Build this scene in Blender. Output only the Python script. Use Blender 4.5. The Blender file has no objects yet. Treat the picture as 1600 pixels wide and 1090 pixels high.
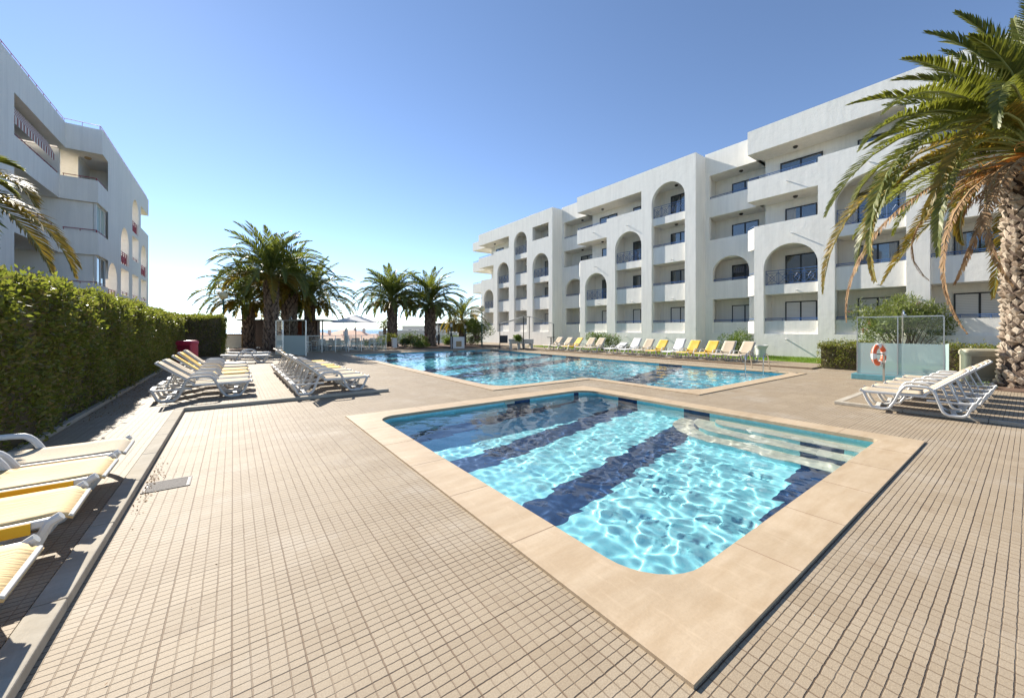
import bpy, bmesh, math, random
import numpy as np
sc = bpy.context.scene
COL = sc.collection
RAD = math.radians
# ------------------------------------------------------------------ camera
YAW = math.atan(436/595.)
cam_d = bpy.data.cameras.new('camera'); cam = bpy.data.objects.new('camera', cam_d); COL.objects.link(cam); sc.camera = cam
cam_d.sensor_width = 36; cam_d.lens = 595/1600*36; cam_d.shift_y = -31/1600
cam_d.clip_start = .05; cam_d.clip_end = 60000
cam.location = (0, 0, 1.55); cam.rotation_euler = (RAD(90), 0, -YAW)
# ------------------------------------------------------------------ sky and sun
SUN_EL, SUN_AZ = 33.5, -9.5        # azimuth from +Y, negative towards -X
w = bpy.data.worlds.new("World"); sc.world = w; w.use_nodes = True
nt = w.node_tree; bg = nt.nodes['Background']
sky = nt.nodes.new('ShaderNodeTexSky'); sky.sky_type = 'NISHITA'; sky.sun_disc = False
sky.sun_elevation = RAD(SUN_EL); sky.sun_rotation = RAD(SUN_AZ)
sky.air_density = 0.85; sky.dust_density = 0.1; sky.ozone_density = 1.5; sky.altitude = 2200
nt.links.new(sky.outputs[0], bg.inputs[0]); bg.inputs[1].default_value = 0.088
L = bpy.data.lights.new('sun', 'SUN'); L.energy = 3.9; L.angle = RAD(.53); L.color = (1, .94, .84)
sun = bpy.data.objects.new('sun', L); COL.objects.link(sun)
sun.rotation_euler = (RAD(90-SUN_EL), 0, RAD(180-SUN_AZ)); sun.location = (0, 0, 40)
L.cycles.is_caustics_light = True
sc.view_settings.view_transform = 'Standard'; sc.view_settings.look = 'None'
sc.view_settings.exposure = 1.38; sc.view_settings.gamma = 1
sc.cycles.use_denoising = True; sc.cycles.caustics_reflective = False; sc.cycles.caustics_refractive = True
sc.cycles.max_bounces = 10; sc.cycles.transparent_max_bounces = 16; sc.cycles.transmission_bounces = 8
sc.cycles.sample_clamp_indirect = 6

# ------------------------------------------------------------------ helpers
FC, HC, CX, HH = 595., 514., 800., 1.55
FV = (math.sin(YAW), math.cos(YAW)); RV = (math.cos(YAW), -math.sin(YAW))
def at(px, d, py=None):
    l = d*(px-CX)/FC; x, y = d*FV[0]+l*RV[0], d*FV[1]+l*RV[1]
    return (x, y) if py is None else (x, y, HH-(py-HC)*d/FC)
def gp(px, py, z=0):
    return at(px, FC*(HH-z)/(py-HC))
def onx(px, X):
    t = (px-CX)/FC
    return (X*RV[0]-t*X*FV[0])/(t*FV[1]-RV[1])

class MB:
    def __init__(s): s.v = []; s.f = []; s.m = []
    def add(s, vs, fs, m=0):
        o = len(s.v); s.v += [tuple(p) for p in vs]; s.f += [tuple(o+i for i in f) for f in fs]; s.m += [m]*len(fs); return s
    def box(s, x0, x1, y0, y1, z0, z1, m=0):
        return s.add([(x0,y0,z0),(x1,y0,z0),(x1,y1,z0),(x0,y1,z0),(x0,y0,z1),(x1,y0,z1),(x1,y1,z1),(x0,y1,z1)],
                     [(3,2,1,0),(4,5,6,7),(0,1,5,4),(1,2,6,5),(2,3,7,6),(3,0,4,7)], m)
    def prism(s, poly, z0, z1, m=0):
        n = len(poly)
        return s.add([(x,y,z0) for x,y in poly]+[(x,y,z1) for x,y in poly],
                     [tuple(range(n))[::-1], tuple(range(n,2*n))]+[(i,(i+1)%n,n+(i+1)%n,n+i) for i in range(n)], m)
    def tube(s, pts, r, n=8, m=0, cap=True, flat=1.0):
        P = [np.array(p, float) for p in pts]; k = len(P)
        rr = r if hasattr(r, '__len__') else [r]*k
        vs = []
        up = np.array((0,0,1.)); 
        T0 = P[1]-P[0]; T0 /= np.linalg.norm(T0)
        if abs(T0[2]) > .95: up = np.array((1.,0,0))
        A = np.cross(T0, up); A /= np.linalg.norm(A)
        for i in range(k):
            T = P[min(i+1,k-1)]-P[max(i-1,0)]; T /= (np.linalg.norm(T)+1e-9)
            A = A-T*A.dot(T); A /= (np.linalg.norm(A)+1e-9); B = np.cross(T, A)
            for j in range(n):
                a = 2*math.pi*j/n+math.pi/n
                vs.append(P[i]+rr[i]*(A*math.cos(a)*flat+B*math.sin(a)))
        fs = [(i*n+j, i*n+(j+1)%n, (i+1)*n+(j+1)%n, (i+1)*n+j) for i in range(k-1) for j in range(n)]
        if cap: fs += [tuple(range(n))[::-1], tuple((k-1)*n+j for j in range(n))]
        return s.add(vs, fs, m)
    def lathe(s, prof, c=(0,0), n=24, m=0):
        vs = [(c[0]+r*math.cos(2*math.pi*j/n), c[1]+r*math.sin(2*math.pi*j/n), z) for r, z in prof for j in range(n)]
        k = len(prof)
        fs = [(i*n+j, i*n+(j+1)%n, (i+1)*n+(j+1)%n, (i+1)*n+j) for i in range(k-1) for j in range(n)]
        fs += [tuple(range(n))[::-1], tuple((k-1)*n+j for j in range(n))]
        return s.add(vs, fs, m)
    def bar(s, a, b, w_, h_=None, m=0):
        return s.tube([a, b], (w_ or .02)*.7071, 4, m)
    def build(s, name, mat, parent=None, smooth=False, bevel=0, loc=None):
        me = bpy.data.meshes.new(name); me.from_pydata(s.v, [], s.f)
        for q in (mat if isinstance(mat, (list, tuple)) else [mat]): me.materials.append(q)
        if any(s.m): me.polygons.foreach_set('material_index', s.m)
        bm = bmesh.new(); bm.from_mesh(me); bmesh.ops.recalc_face_normals(bm, faces=bm.faces); bm.to_mesh(me); bm.free()
        if smooth:
            me.polygons.foreach_set('use_smooth', [True]*len(me.polygons)); me.set_sharp_from_angle(angle=RAD(42))
        o = bpy.data.objects.new(name, me); COL.objects.link(o)
        if parent: o.parent = parent
        if loc: o.location = loc
        if bevel:
            b = o.modifiers.new('bevel', 'BEVEL'); b.width = bevel; b.segments = 2; b.limit_method = 'ANGLE'
        return o
def npmesh(name, V, F, mats, parent=None, mi=None, smooth=False):
    me = bpy.data.meshes.new(name); me.from_pydata(V if isinstance(V, list) else V.tolist(), [], F if isinstance(F, list) else F.tolist())
    for q in (mats if isinstance(mats, (list, tuple)) else [mats]): me.materials.append(q)
    if mi is not None: me.polygons.foreach_set('material_index', mi)
    if smooth: me.polygons.foreach_set('use_smooth', [True]*len(me.polygons))
    o = bpy.data.objects.new(name, me); COL.objects.link(o)
    if parent: o.parent = parent
    return o
def empty(name, loc=(0,0,0), rz=0):
    o = bpy.data.objects.new(name, None); COL.objects.link(o); o.location = loc; o.rotation_euler = (0,0,rz); o.empty_display_size = .2; return o
def tag(o, label=None, cat=None, group=None, kind=None):
    if label: o['label'] = label
    if cat: o['category'] = cat
    if group: o['group'] = group
    if kind: o['kind'] = kind
    return o
CH = {}
def kids(o): return [c for c in bpy.data.objects if c.parent == o]
def copy_tree(o, parent=None):
    c = o.copy(); COL.objects.link(c); c.parent = parent
    for ch in CH.setdefault(o.name, kids(o)): copy_tree(ch, c)
    return c
def lift(o_parent, objs):
    pass

# ------------------------------------------------------------------ materials
class N:
    """tiny node builder"""
    def __init__(s, name):
        s.m = bpy.data.materials.new(name); s.m.use_nodes = True; s.t = s.m.node_tree; s.b = s.t.nodes['Principled BSDF']; s.out = s.t.nodes['Material Output']
    def n(s, typ, **k):
        q = s.t.nodes.new(typ)
        for a, b in k.items():
            setattr(q, a, b)
        return q
    def l(s, a, b): s.t.links.new(a, b)
    def coord(s, kind='Object', scale=None):
        c = s.n('ShaderNodeTexCoord').outputs[kind]
        if scale:
            mp = s.n('ShaderNodeMapping'); mp.inputs['Scale'].default_value = scale; s.l(c, mp.inputs[0]); c = mp.outputs[0]
        return c
    def noise(s, vec, scale, detail=4, rough=.55):
        q = s.n('ShaderNodeTexNoise'); q.inputs['Scale'].default_value = scale; q.inputs['Detail'].default_value = detail; q.inputs['Roughness'].default_value = rough
        if vec is not None: s.l(vec, q.inputs['Vector'])
        return q.outputs['Fac']
    def math(s, op, a, b=None, c=None, clamp=False):
        q = s.n('ShaderNodeMath', operation=op); q.use_clamp = clamp
        for i, v in enumerate((a, b, c)):
            if v is None: continue
            if isinstance(v, (int, float)): q.inputs[i].default_value = v
            else: s.l(v, q.inputs[i])
        return q.outputs[0]
    def ramp(s, fac, stops):
        q = s.n('ShaderNodeValToRGB'); e = q.color_ramp.elements
        while len(e) > 1: e.remove(e[-1])
        e[0].position = stops[0][0]; e[0].color = (*stops[0][1], 1)
        for p, c in stops[1:]:
            x = e.new(p); x.color = (*c, 1)
        s.l(fac, q.inputs[0]); return q.outputs[0]
    def mix(s, fac, a, b, mode='MIX'):
        q = s.n('ShaderNodeMix', data_type='RGBA', blend_type=mode)
        for i, v in ((0, fac), (6, a), (7, b)):
            if isinstance(v, (int, float)): q.inputs[i].default_value = v
            elif isinstance(v, tuple): q.inputs[i].default_value = (*v, 1)
            else: s.l(v, q.inputs[i])
        return q.outputs[2]
    def maprange(s, v, a, b, c=0., d=1.):
        q = s.n('ShaderNodeMapRange'); s.l(v, q.inputs[0])
        for i, x in enumerate((a, b, c, d)): q.inputs[i+1].default_value = x
        return q.outputs[0]
    def sep(s, vec):
        q = s.n('ShaderNodeSeparateXYZ'); s.l(vec, q.inputs[0]); return q.outputs
    def bump(s, h, strength=.3, dist=.01):
        q = s.n('ShaderNodeBump'); q.inputs['Strength'].default_value = strength; q.inputs['Distance'].default_value = dist
        s.l(h, q.inputs['Height']); s.l(q.outputs[0], s.b.inputs['Normal']); return q
    def base(s, c):
        if isinstance(c, tuple): s.b.inputs['Base Color'].default_value = (*c, 1)
        else: s.l(c, s.b.inputs['Base Color'])
    def set(s, **k):
        for a, b in k.items(): s.b.inputs[a.replace('_', ' ')].default_value = b
        return s
def simple(name, c, rough=.5, var=.12, vscale=6, bump=0, bscale=60, metallic=0, spec=.5):
    k = N(name); co = k.coord()
    nz = k.noise(co, vscale, 5)
    k.base(k.mix(nz, tuple(max(0, x*(1-var)) for x in c), tuple(min(1, x*(1+var)) for x in c)))
    k.set(Roughness=rough, Metallic=metallic); k.b.inputs['Specular IOR Level'].default_value = spec
    if bump: k.bump(k.noise(co, bscale, 4), bump, .01)
    return k.m
def stucco(name, c):
    k = N(name); co = k.coord('Object')
    big = k.noise(co, .5, 5, .6)
    st = k.noise(k.coord('Object', (3.2, 3.2, .25)), 1.4, 5, .65)
    f = k.math('ADD', k.math('MULTIPLY', big, .25), k.math('MULTIPLY', st, .75))
    col = k.mix(k.maprange(f, .38, .62), tuple(x*.90 for x in c), c)
    col = k.mix(k.math('MULTIPLY', k.maprange(st, .62, .8), .35), col, tuple(x*.6 for x in c))
    k.base(col); k.set(Roughness=.9); k.b.inputs['Specular IOR Level'].default_value = .2
    h = k.math('ADD', k.noise(co, 28, 5, .7), k.math('MULTIPLY', k.noise(co, 3.0, 3), 1.5))
    k.bump(h, .35, .02)
    return k.m
M = {}
M['stucco'] = stucco('white_stucco', (.90, .865, .79))
M['stucco_l'] = stucco('white_stucco_left', (.90, .86, .80))
M['blue'] = simple('blue_painted_metal', (.05, .12, .30), .4, .1)
M['red'] = simple('red_painted_metal', (.30, .02, .035), .4, .1)
M['frame'] = simple('dark_window_frame', (.02, .018, .018), .4, .1)
def glasspane(name, c=(.03,.045,.055)):
    k = N(name); co = k.coord(); k.base(k.mix(k.noise(co, .8, 2), tuple(x*.5 for x in c), tuple(x*1.8 for x in c)))
    k.set(Roughness=.03); k.b.inputs['Specular IOR Level'].default_value = 1.0; k.b.inputs['IOR'].default_value = 1.8
    return k.m
M['pane'] = glasspane('window_glass')
M['curtain'] = simple('drawn_curtain_behind_glass', (.34,.32,.28), .12, .25, 3, spec=.9)
def shutter():
    k = N('roller_shutter'); z = k.sep(k.coord())[2]
    fr = k.math('FRACT', k.math('MULTIPLY', z, 14)); g = k.math('LESS_THAN', fr, .14)
    k.base(k.mix(g, (.78,.77,.74), (.42,.41,.39))); k.set(Roughness=.6); return k.m
M['shutter'] = shutter()
M['white_plastic'] = simple('white_plastic', (.60, .59, .56), .38, .06, 9, .08, 90)
M['sling_cream'] = simple('cream_sling_fabric', (.50, .41, .29), .9, .08, 5, .3, 420)
M['sling_white'] = simple('white_sling_fabric', (.64, .63, .60), .75, .05, 5, .3, 420)
def yellow():
    k = N('yellow_sling_fabric'); co = k.coord()
    f = k.maprange(k.noise(co, 2.2, 4), .35, .65)
    k.base(k.mix(f, (.66, .43, .06), (.62, .37, .02))); k.set(Roughness=.75); k.bump(k.noise(co, 420, 2), .3, .01); return k.m
M['sling_yellow'] = yellow()
def faded():
    k = N('faded_yellow_sling_fabric'); co = k.coord()
    f = k.maprange(k.noise(co, 1.6, 4), .3, .7)
    k.base(k.mix(f, (.64, .46, .24), (.62, .42, .16)))
    k.set(Roughness=.78); k.bump(k.noise(k.coord('Object', (1, 9, 1)), 6, 3), .5, .02); return k.m
M['sling_faded'] = faded()
M['yellow_edge'] = simple('yellow_sling_edge', (.72, .42, .02), .7)
M['steel'] = simple('steel', (.62, .63, .64), .18, .05, 9, metallic=1)
M['alu'] = simple('aluminium', (.52, .52, .51), .35, .05, 9, metallic=.8)
M['redplastic'] = simple('red_plastic', (.42, .03, .07), .35, .15, 3)
M['reddark'] = simple('dark_red_plastic', (.25, .015, .035), .45, .15, 3)
M['beige'] = simple('olive_beige_plastic', (.36, .33, .24), .5, .12, 4, .1, 60)
M['beige_d'] = simple('dark_beige_plastic', (.25, .23, .165), .6, .12, 4, .2, 90)
M['orange'] = simple('orange_buoy', (.75, .14, .045), .45, .15)
M['buoywhite'] = simple('white_buoy_band', (.80, .78, .74), .5, .1)
M['rope'] = simple('dark_rope', (.06, .06, .06), .8)
M['brown'] = simple('dark_brown_wood', (.055, .028, .022), .55, .3, 5, .2, 30)
M['roofdark'] = simple('dark_roof_sheet', (.10, .09, .09), .5, .2)
M['orangepanel'] = simple('orange_red_panel', (.42, .10, .05), .5, .1)
M['green_metal'] = simple('dark_green_metal', (.02, .09, .065), .45, .15)
M['dark_metal'] = simple('dark_metal', (.035, .03, .028), .5, .15)
M['concrete'] = simple('pale_concrete', (.55, .52, .46), .85, .15, 5, .4, 70)
M['pot'] = simple('white_pot', (.74, .73, .70), .6, .08, 5)
M['terracotta'] = simple('terracotta_tiles', (.62, .37, .25), .8, .2, 1.2)
M['villa'] = simple('villa_wall', (.66, .63, .58), .85, .08, .4)
M['villaglass'] = simple('villa_window', (.05, .06, .08), .3)
M['soil'] = simple('brown_soil', (.13, .075, .045), .95, .4, 8, .8, 30)
M['globe'] = simple('frosted_globe', (.74, .62, .36), .35, .08)
M['rust'] = simple('rusty_steel', (.13, .11, .10), .7, .4, 20, .3, 60)
M['plaque'] = simple('brown_plaque', (.36, .25, .13), .6, .3, 12)
M['tealplinth'] = simple('teal_tiled_plinth', (.12, .30, .34), .35, .35, 14)
def awn():
    k = N('striped_awning'); y = k.sep(k.coord())[1]
    fr = k.math('FRACT', k.math('MULTIPLY', y, 3.3)); g = k.math('LESS_THAN', fr, .5)
    k.base(k.mix(g, (.72,.68,.62), (.33,.10,.08))); k.set(Roughness=.8); return k.m
M['awning'] = awn()
def thinglass(name, tint, fac):
    """thin sheet glass: transparent with a fresnel reflection, plus a frosted share"""
    k = N(name); t = k.t; t.nodes.remove(k.b)
    tr = k.n('ShaderNodeBsdfTransparent'); tr.inputs[0].default_value = (*tint, 1)
    gl = k.n('ShaderNodeBsdfGlossy'); gl.inputs['Roughness'].default_value = .02
    fr = k.n('ShaderNodeFresnel'); fr.inputs[0].default_value = 1.45
    mx = k.n('ShaderNodeMixShader'); k.l(fr.outputs[0], mx.inputs[0]); k.l(tr.outputs[0], mx.inputs[1]); k.l(gl.outputs[0], mx.inputs[2])
    if fac:
        df = k.n('ShaderNodeBsdfDiffuse'); df.inputs[0].default_value = (.62, .76, .74, 1)
        tl = k.n('ShaderNodeBsdfTranslucent'); tl.inputs[0].default_value = (.60, .76, .74, 1)
        m2 = k.n('ShaderNodeMixShader'); m2.inputs[0].default_value = .5; k.l(df.outputs[0], m2.inputs[1]); k.l(tl.outputs[0], m2.inputs[2])
        m3 = k.n('ShaderNodeMixShader'); m3.inputs[0].default_value = fac; k.l(mx.outputs[0], m3.inputs[1]); k.l(m2.outputs[0], m3.inputs[2])
        mx = m3
    k.l(mx.outputs[0], k.out.inputs[0]); return k.m
M['clear'] = thinglass('clear_glass', (.90, .96, .94), 0)
M['frost'] = thinglass('frosted_glass', (.80, .92, .90), .82)
M['fence_glass'] = thinglass('fence_glass', (.86, .92, .92), .12)
def leafmat(name, stops, trans=.45, rough=.45, tcol=(.35,.50,.04)):
    k = N(name); k.t.nodes.remove(k.b)
    geo = k.n('ShaderNodeNewGeometry')
    col = k.ramp(geo.outputs['Random Per Island'], stops)
    p = k.n('ShaderNodeBsdfPrincipled'); k.l(col, p.inputs['Base Color']); p.inputs['Roughness'].default_value = rough; p.inputs['Specular IOR Level'].default_value = .45
    tl = k.n('ShaderNodeBsdfTranslucent'); k.l(k.mix(.55, col, tcol), tl.inputs[0])
    mx = k.n('ShaderNodeMixShader'); mx.inputs[0].default_value = trans; k.l(p.outputs[0], mx.inputs[1]); k.l(tl.outputs[0], mx.inputs[2])
    k.l(mx.outputs[0], k.out.inputs[0]); return k.m
M['white_canvas'] = leafmat('white_canvas', [(0,(.80,.79,.77)),(1,(.80,.79,.77))], .2, .8, (.8,.79,.77))
M['hedge'] = leafmat('hedge_leaf', [(0,(.070,.090,.022)),(.4,(.125,.150,.034)),(.70,(.20,.21,.045)),(.82,(.24,.18,.08)),(1,(.22,.14,.08))], .48, .38, (.33,.38,.03))
M['hedge_core'] = simple('hedge_twigs', (.12, .095, .055), .95, .4, 9, .9, 14)
M['palm'] = leafmat('palm_leaflet', [(0,(.070,.092,.020)),(.5,(.125,.142,.028)),(1,(.20,.195,.045))], .36, .42, (.36,.38,.03))
M['palm_far'] = leafmat('far_palm_leaflet', [(0,(.065,.092,.028)),(.6,(.105,.135,.032)),(1,(.19,.19,.04))], .36, .45, (.30,.34,.03))
M['palm_old'] = leafmat('old_palm_leaflet', [(0,(.11,.11,.02)),(.5,(.21,.16,.025)),(1,(.34,.21,.035))], .36, .5, (.50,.34,.03))
M['palm_dead'] = leafmat('dry_palm_leaflet', [(0,(.17,.095,.045)),(.5,(.30,.18,.09)),(1,(.42,.28,.15))], .18, .8, (.5,.3,.12))
M['rachis'] = simple('palm_rachis', (.24, .25, .07), .5, .2)
M['rachis_dead'] = simple('dry_rachis', (.30, .19, .09), .8, .2)
M['fruit'] = simple('orange_fruit_stalk', (.55, .23, .03), .6, .3, 12)
M['oleander'] = leafmat('oleander_leaf', [(0,(.07,.10,.025)),(.5,(.12,.155,.04)),(1,(.24,.25,.08))], .35, .45, (.34,.42,.06))
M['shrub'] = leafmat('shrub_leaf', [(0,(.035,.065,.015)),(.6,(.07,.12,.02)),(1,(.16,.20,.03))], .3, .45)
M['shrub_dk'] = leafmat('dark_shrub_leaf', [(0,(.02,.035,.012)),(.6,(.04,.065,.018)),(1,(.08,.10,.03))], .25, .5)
M['pink'] = leafmat('pink_flower', [(0,(.5,.06,.12)),(1,(.7,.16,.22))], .3, .6, (.7,.2,.2))
M['purple'] = leafmat('purple_flower', [(0,(.20,.05,.10)),(1,(.38,.12,.20))], .3, .6, (.5,.1,.3))
M['bark'] = simple('grey_brown_bark', (.17, .13, .10), .9, .3, 14, .6, 30)
def trunkmat(name, a, b):
    k = N(name); geo = k.n('ShaderNodeNewGeometry')
    c = k.ramp(geo.outputs['Random Per Island'], [(0, a), (1, b)])
    k.base(k.mix(k.math('MULTIPLY', k.maprange(k.noise(k.coord('Object', (1,1,5)), 22, 5), .4, .65), .6), c, tuple(x*.42 for x in a)))
    k.set(Roughness=.9); k.bump(k.noise(k.coord(), 45, 5), .6, .02); return k.m
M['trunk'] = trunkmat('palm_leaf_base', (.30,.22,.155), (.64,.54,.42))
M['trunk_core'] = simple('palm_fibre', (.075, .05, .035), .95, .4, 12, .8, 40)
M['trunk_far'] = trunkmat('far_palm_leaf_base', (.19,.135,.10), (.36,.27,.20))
M['grass'] = leafmat('grass_blade', [(0,(.10,.19,.015)),(.7,(.17,.27,.02)),(1,(.26,.32,.05))], .4, .5, (.3,.45,.02))
M['lawn'] = simple('lawn', (.085, .15, .015), .95, .3, 4, .7, 60)
M['wire'] = simple('wire', (.12,.12,.12), .6)

# paving: 28.5 cm slabs grooved into 4 x 6 cells
def paving():
    k = N('grooved_paving'); co = k.coord('Object'); 
    wob = k.n('ShaderNodeTexNoise'); wob.inputs['Scale'].default_value = 22; wob.inputs['Detail'].default_value = 3; k.l(co, wob.inputs['Vector'])
    wv = k.n('ShaderNodeVectorMath', operation='SCALE'); k.l(wob.outputs['Color'], wv.inputs[0]); wv.inputs['Scale'].default_value = .0075
    ad = k.n('ShaderNodeVectorMath', operation='ADD'); k.l(co, ad.inputs[0]); k.l(wv.outputs[0], ad.inputs[1])
    x, y, z = k.sep(ad.outputs[0])
    def line(v, pitch, wdt):
        fr = k.math('FRACT', k.math('DIVIDE', v, pitch)); d = k.math('ABSOLUTE', k.math('SUBTRACT', fr, .5))
        # 1 in groove, distance from edge
        e = k.math('MULTIPLY', k.math('SUBTRACT', .5, d), pitch)
        q = k.n('ShaderNodeMapRange'); q.interpolation_type = 'SMOOTHSTEP'; k.l(e, q.inputs[0]); q.inputs[1].default_value = wdt*.35; q.inputs[2].default_value = wdt; q.inputs[3].default_value = 1; q.inputs[4].default_value = 0
        return q.outputs[0]
    S = .285
    wn = k.maprange(k.noise(co, 1.3, 3), .3, .7, .25, 1.0)
    gx = k.math('MULTIPLY', line(x, S/4, .0042), wn); gy = k.math('MULTIPLY', line(y, S/6, .0041), k.maprange(k.noise(co, 2.1, 3), .35, .6, .45, 1.0))
    sx = line(x, S, .0046); sy = line(y, S, .0050)
    g = k.math('MAXIMUM', k.math('MAXIMUM', gx, gy), k.math('MAXIMUM', sx, sy))
    # per slab tone
    cell = k.n('ShaderNodeTexWhiteNoise', noise_dimensions='2D'); cv = k.n('ShaderNodeCombineXYZ')
    k.l(k.math('FLOOR', k.math('DIVIDE', x, S)), cv.inputs[0]); k.l(k.math('FLOOR', k.math('DIVIDE', y, S)), cv.inputs[1]); k.l(cv.outputs[0], cell.inputs['Vector'])
    cell2 = k.n('ShaderNodeTexWhiteNoise', noise_dimensions='2D'); cv2 = k.n('ShaderNodeCombineXYZ')
    k.l(k.math('FLOOR', k.math('DIVIDE', x, S/4)), cv2.inputs[0]); k.l(k.math('FLOOR', k.math('DIVIDE', y, S/6)), cv2.inputs[1]); k.l(cv2.outputs[0], cell2.inputs['Vector'])
    c = k.mix(cell.outputs[0], (.335,.262,.175), (.405,.325,.225))
    c = k.mix(k.math('MULTIPLY', cell2.outputs[0], .35), c, (.43,.36,.265))
    big = k.maprange(k.noise(co, .45, 5, .6), .4, .65)
    c = k.mix(k.math('MULTIPLY', big, .45), c, (.33,.27,.20))
    sp = k.maprange(k.noise(co, 130, 3, .8), .36, .64)
    c = k.mix(k.math('MULTIPLY', sp, .55), c, (.22,.165,.11))
    st = k.maprange(k.noise(co, 2.6, 5, .65), .60, .74)
    c = k.mix(k.math('MULTIPLY', st, .55), c, (.22,.155,.10)); c = k.mix(k.math('MULTIPLY', k.maprange(k.noise(co, .9, 6, .7), .52, .68), .4), c, (.48,.42,.34))
    c = k.mix(k.math('MULTIPLY', k.math('MAXIMUM', gx, sx), .75), c, (.17,.105,.06)); c = k.mix(k.math('MULTIPLY', k.math('MAXIMUM', gy, sy), .9), c, (.06,.038,.024))  # brown groove dirt; lines along x also carry sun shade in their colour
    k.base(c); k.set(Roughness=.7); k.b.inputs['Specular IOR Level'].default_value = .28
    h = k.math('SUBTRACT', k.math('MULTIPLY', k.noise(co, 120, 3), .25), g)
    k.bump(h, .7, .006); return k.m
M['paving'] = paving()
def slabmat(name, a, b, joint=1.0, axis=None):
    k = N(name); co = k.coord('Object'); x, y, z = k.sep(co)
    v = k.noise(k.coord('Object', (1.2, 5, 1)), 1.6, 6, .6); v2 = k.noise(co, 60, 4, .7); v3 = k.noise(co, 1.1, 5, .6)
    c = k.mix(k.maprange(v, .35, .65), a, b)
    c = k.mix(k.math('MULTIPLY', k.maprange(v3, .4, .7), .6), c, tuple(q*.80 for q in a)); c = k.mix(k.math('MULTIPLY', k.maprange(k.noise(k.coord('Object', (7, 1, 1)), 2.2, 6, .7), .55, .75), .4), c, tuple(min(.8, q*1.22) for q in b))
    c = k.mix(k.math('MULTIPLY', k.maprange(v2, .45, .75), .2), c, tuple(q*.6 for q in a))
    k.base(c); k.set(Roughness=.6); k.bump(k.math('ADD', v2, k.math('MULTIPLY', v, .6)), .2, .006); return k.m
M['coping'] = slabmat('sandstone_coping', (.43,.315,.195), (.52,.405,.275))
M['joint'] = simple('coping_joint', (.30,.20,.13), .9)
M['kerb'] = slabmat('kerb_stone', (.40,.355,.285), (.48,.435,.36))
M['kerb'].node_tree.nodes['Principled BSDF'].inputs['Roughness'].default_value = .9; M['kerb'].node_tree.nodes['Principled BSDF'].inputs['Specular IOR Level'].default_value = .15
def pooltile(name, expr, ca=(.27,.75,.83), cb=(.38,.84,.90)):
    k = N(name); geo = k.n('ShaderNodeNewGeometry'); x, y, z = k.sep(geo.outputs['Position'])
    mask = expr(k, x, y)
    t = .033
    cv = k.n('ShaderNodeCombineXYZ'); k.l(k.math('FLOOR', k.math('DIVIDE', x, t)), cv.inputs[0]); k.l(k.math('FLOOR', k.math('DIVIDE', y, t)), cv.inputs[1]); k.l(k.math('FLOOR', k.math('DIVIDE', z, t)), cv.inputs[2])
    wn = k.n('ShaderNodeTexWhiteNoise', noise_dimensions='3D'); k.l(cv.outputs[0], wn.inputs['Vector'])
    cy = k.mix(wn.outputs[0], ca, cb); nv = k.mix(wn.outputs[0], (.008,.036,.115), (.016,.062,.17))
    k.base(k.mix(mask, cy, nv)); k.set(Roughness=.5); return k.m
def small_expr(k, x, y):
    step = k.math('MULTIPLY', k.math('FLOOR', k.math('DIVIDE', k.math('SUBTRACT', x, 1.9), .62)), .098)
    yy = k.math('SUBTRACT', y, step); r = None
    for c in (1.02, 3.06, 4.66, 6.18):
        q = k.math('LESS_THAN', k.math('ABSOLUTE', k.math('SUBTRACT', yy, c)), .255)
        r = q if r is None else k.math('MAXIMUM', r, q)
    nw = k.math('GREATER_THAN', y, 6.745)       # north wall: one dark field only
    r = k.math('MULTIPLY', r, k.math('SUBTRACT', 1, nw))
    r = k.math('MAXIMUM', r, k.math('MULTIPLY', nw, k.math('LESS_THAN', k.math('ABSOLUTE', k.math('SUBTRACT', x, 5.13)), .32)))
    ew = k.math('MULTIPLY', k.math('GREATER_THAN', x, 7.19), k.math('LESS_THAN', y, 3.4))
    return k.math('MULTIPLY', r, k.math('SUBTRACT', 1, ew))
def big_expr(k, x, y):
    step = k.math('MULTIPLY', k.math('FLOOR', k.math('DIVIDE', k.math('SUBTRACT', 15.6, x), .7)), .21)
    yy = k.math('ADD', y, step); r = None
    for c in (9.3, 15.3, 17.6, 23.4):
        q = k.math('LESS_THAN', k.math('ABSOLUTE', k.math('SUBTRACT', yy, c)), .55)
        r = q if r is None else k.math('MAXIMUM', r, q)
    return r
M['tile_small'] = pooltile('small_pool_mosaic', small_expr)
M['tile_big'] = pooltile('big_pool_mosaic', big_expr, (.13,.62,.78), (.20,.70,.84))
M['step'] = simple('cream_step_mosaic', (.66,.62,.50), .5, .12, 30)
def watermat():
    k = N('pool_water'); k.set(Roughness=0.0, IOR=1.33); k.b.inputs['Transmission Weight'].default_value = 1
    k.base((.92, .985, 1.0)); return k.m
M['water'] = watermat()
def seamat():
    k = N('sea_water'); k.base((.02,.06,.09)); k.set(Roughness=.22, IOR=1.33)
    k.bump(k.noise(k.coord('Object'), .15, 6, .6), 1.0, 3.0); return k.m
M['sea'] = seamat()
def terrmat():
    k = N('scrub_ground'); co = k.coord()
    k.base(k.ramp(k.noise(co, .12, 7, .65), [(.35,(.05,.065,.02)),(.5,(.10,.11,.04)),(.65,(.24,.19,.12))])); k.set(Roughness=.95); return k.m
M['terrain'] = terrmat()
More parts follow.
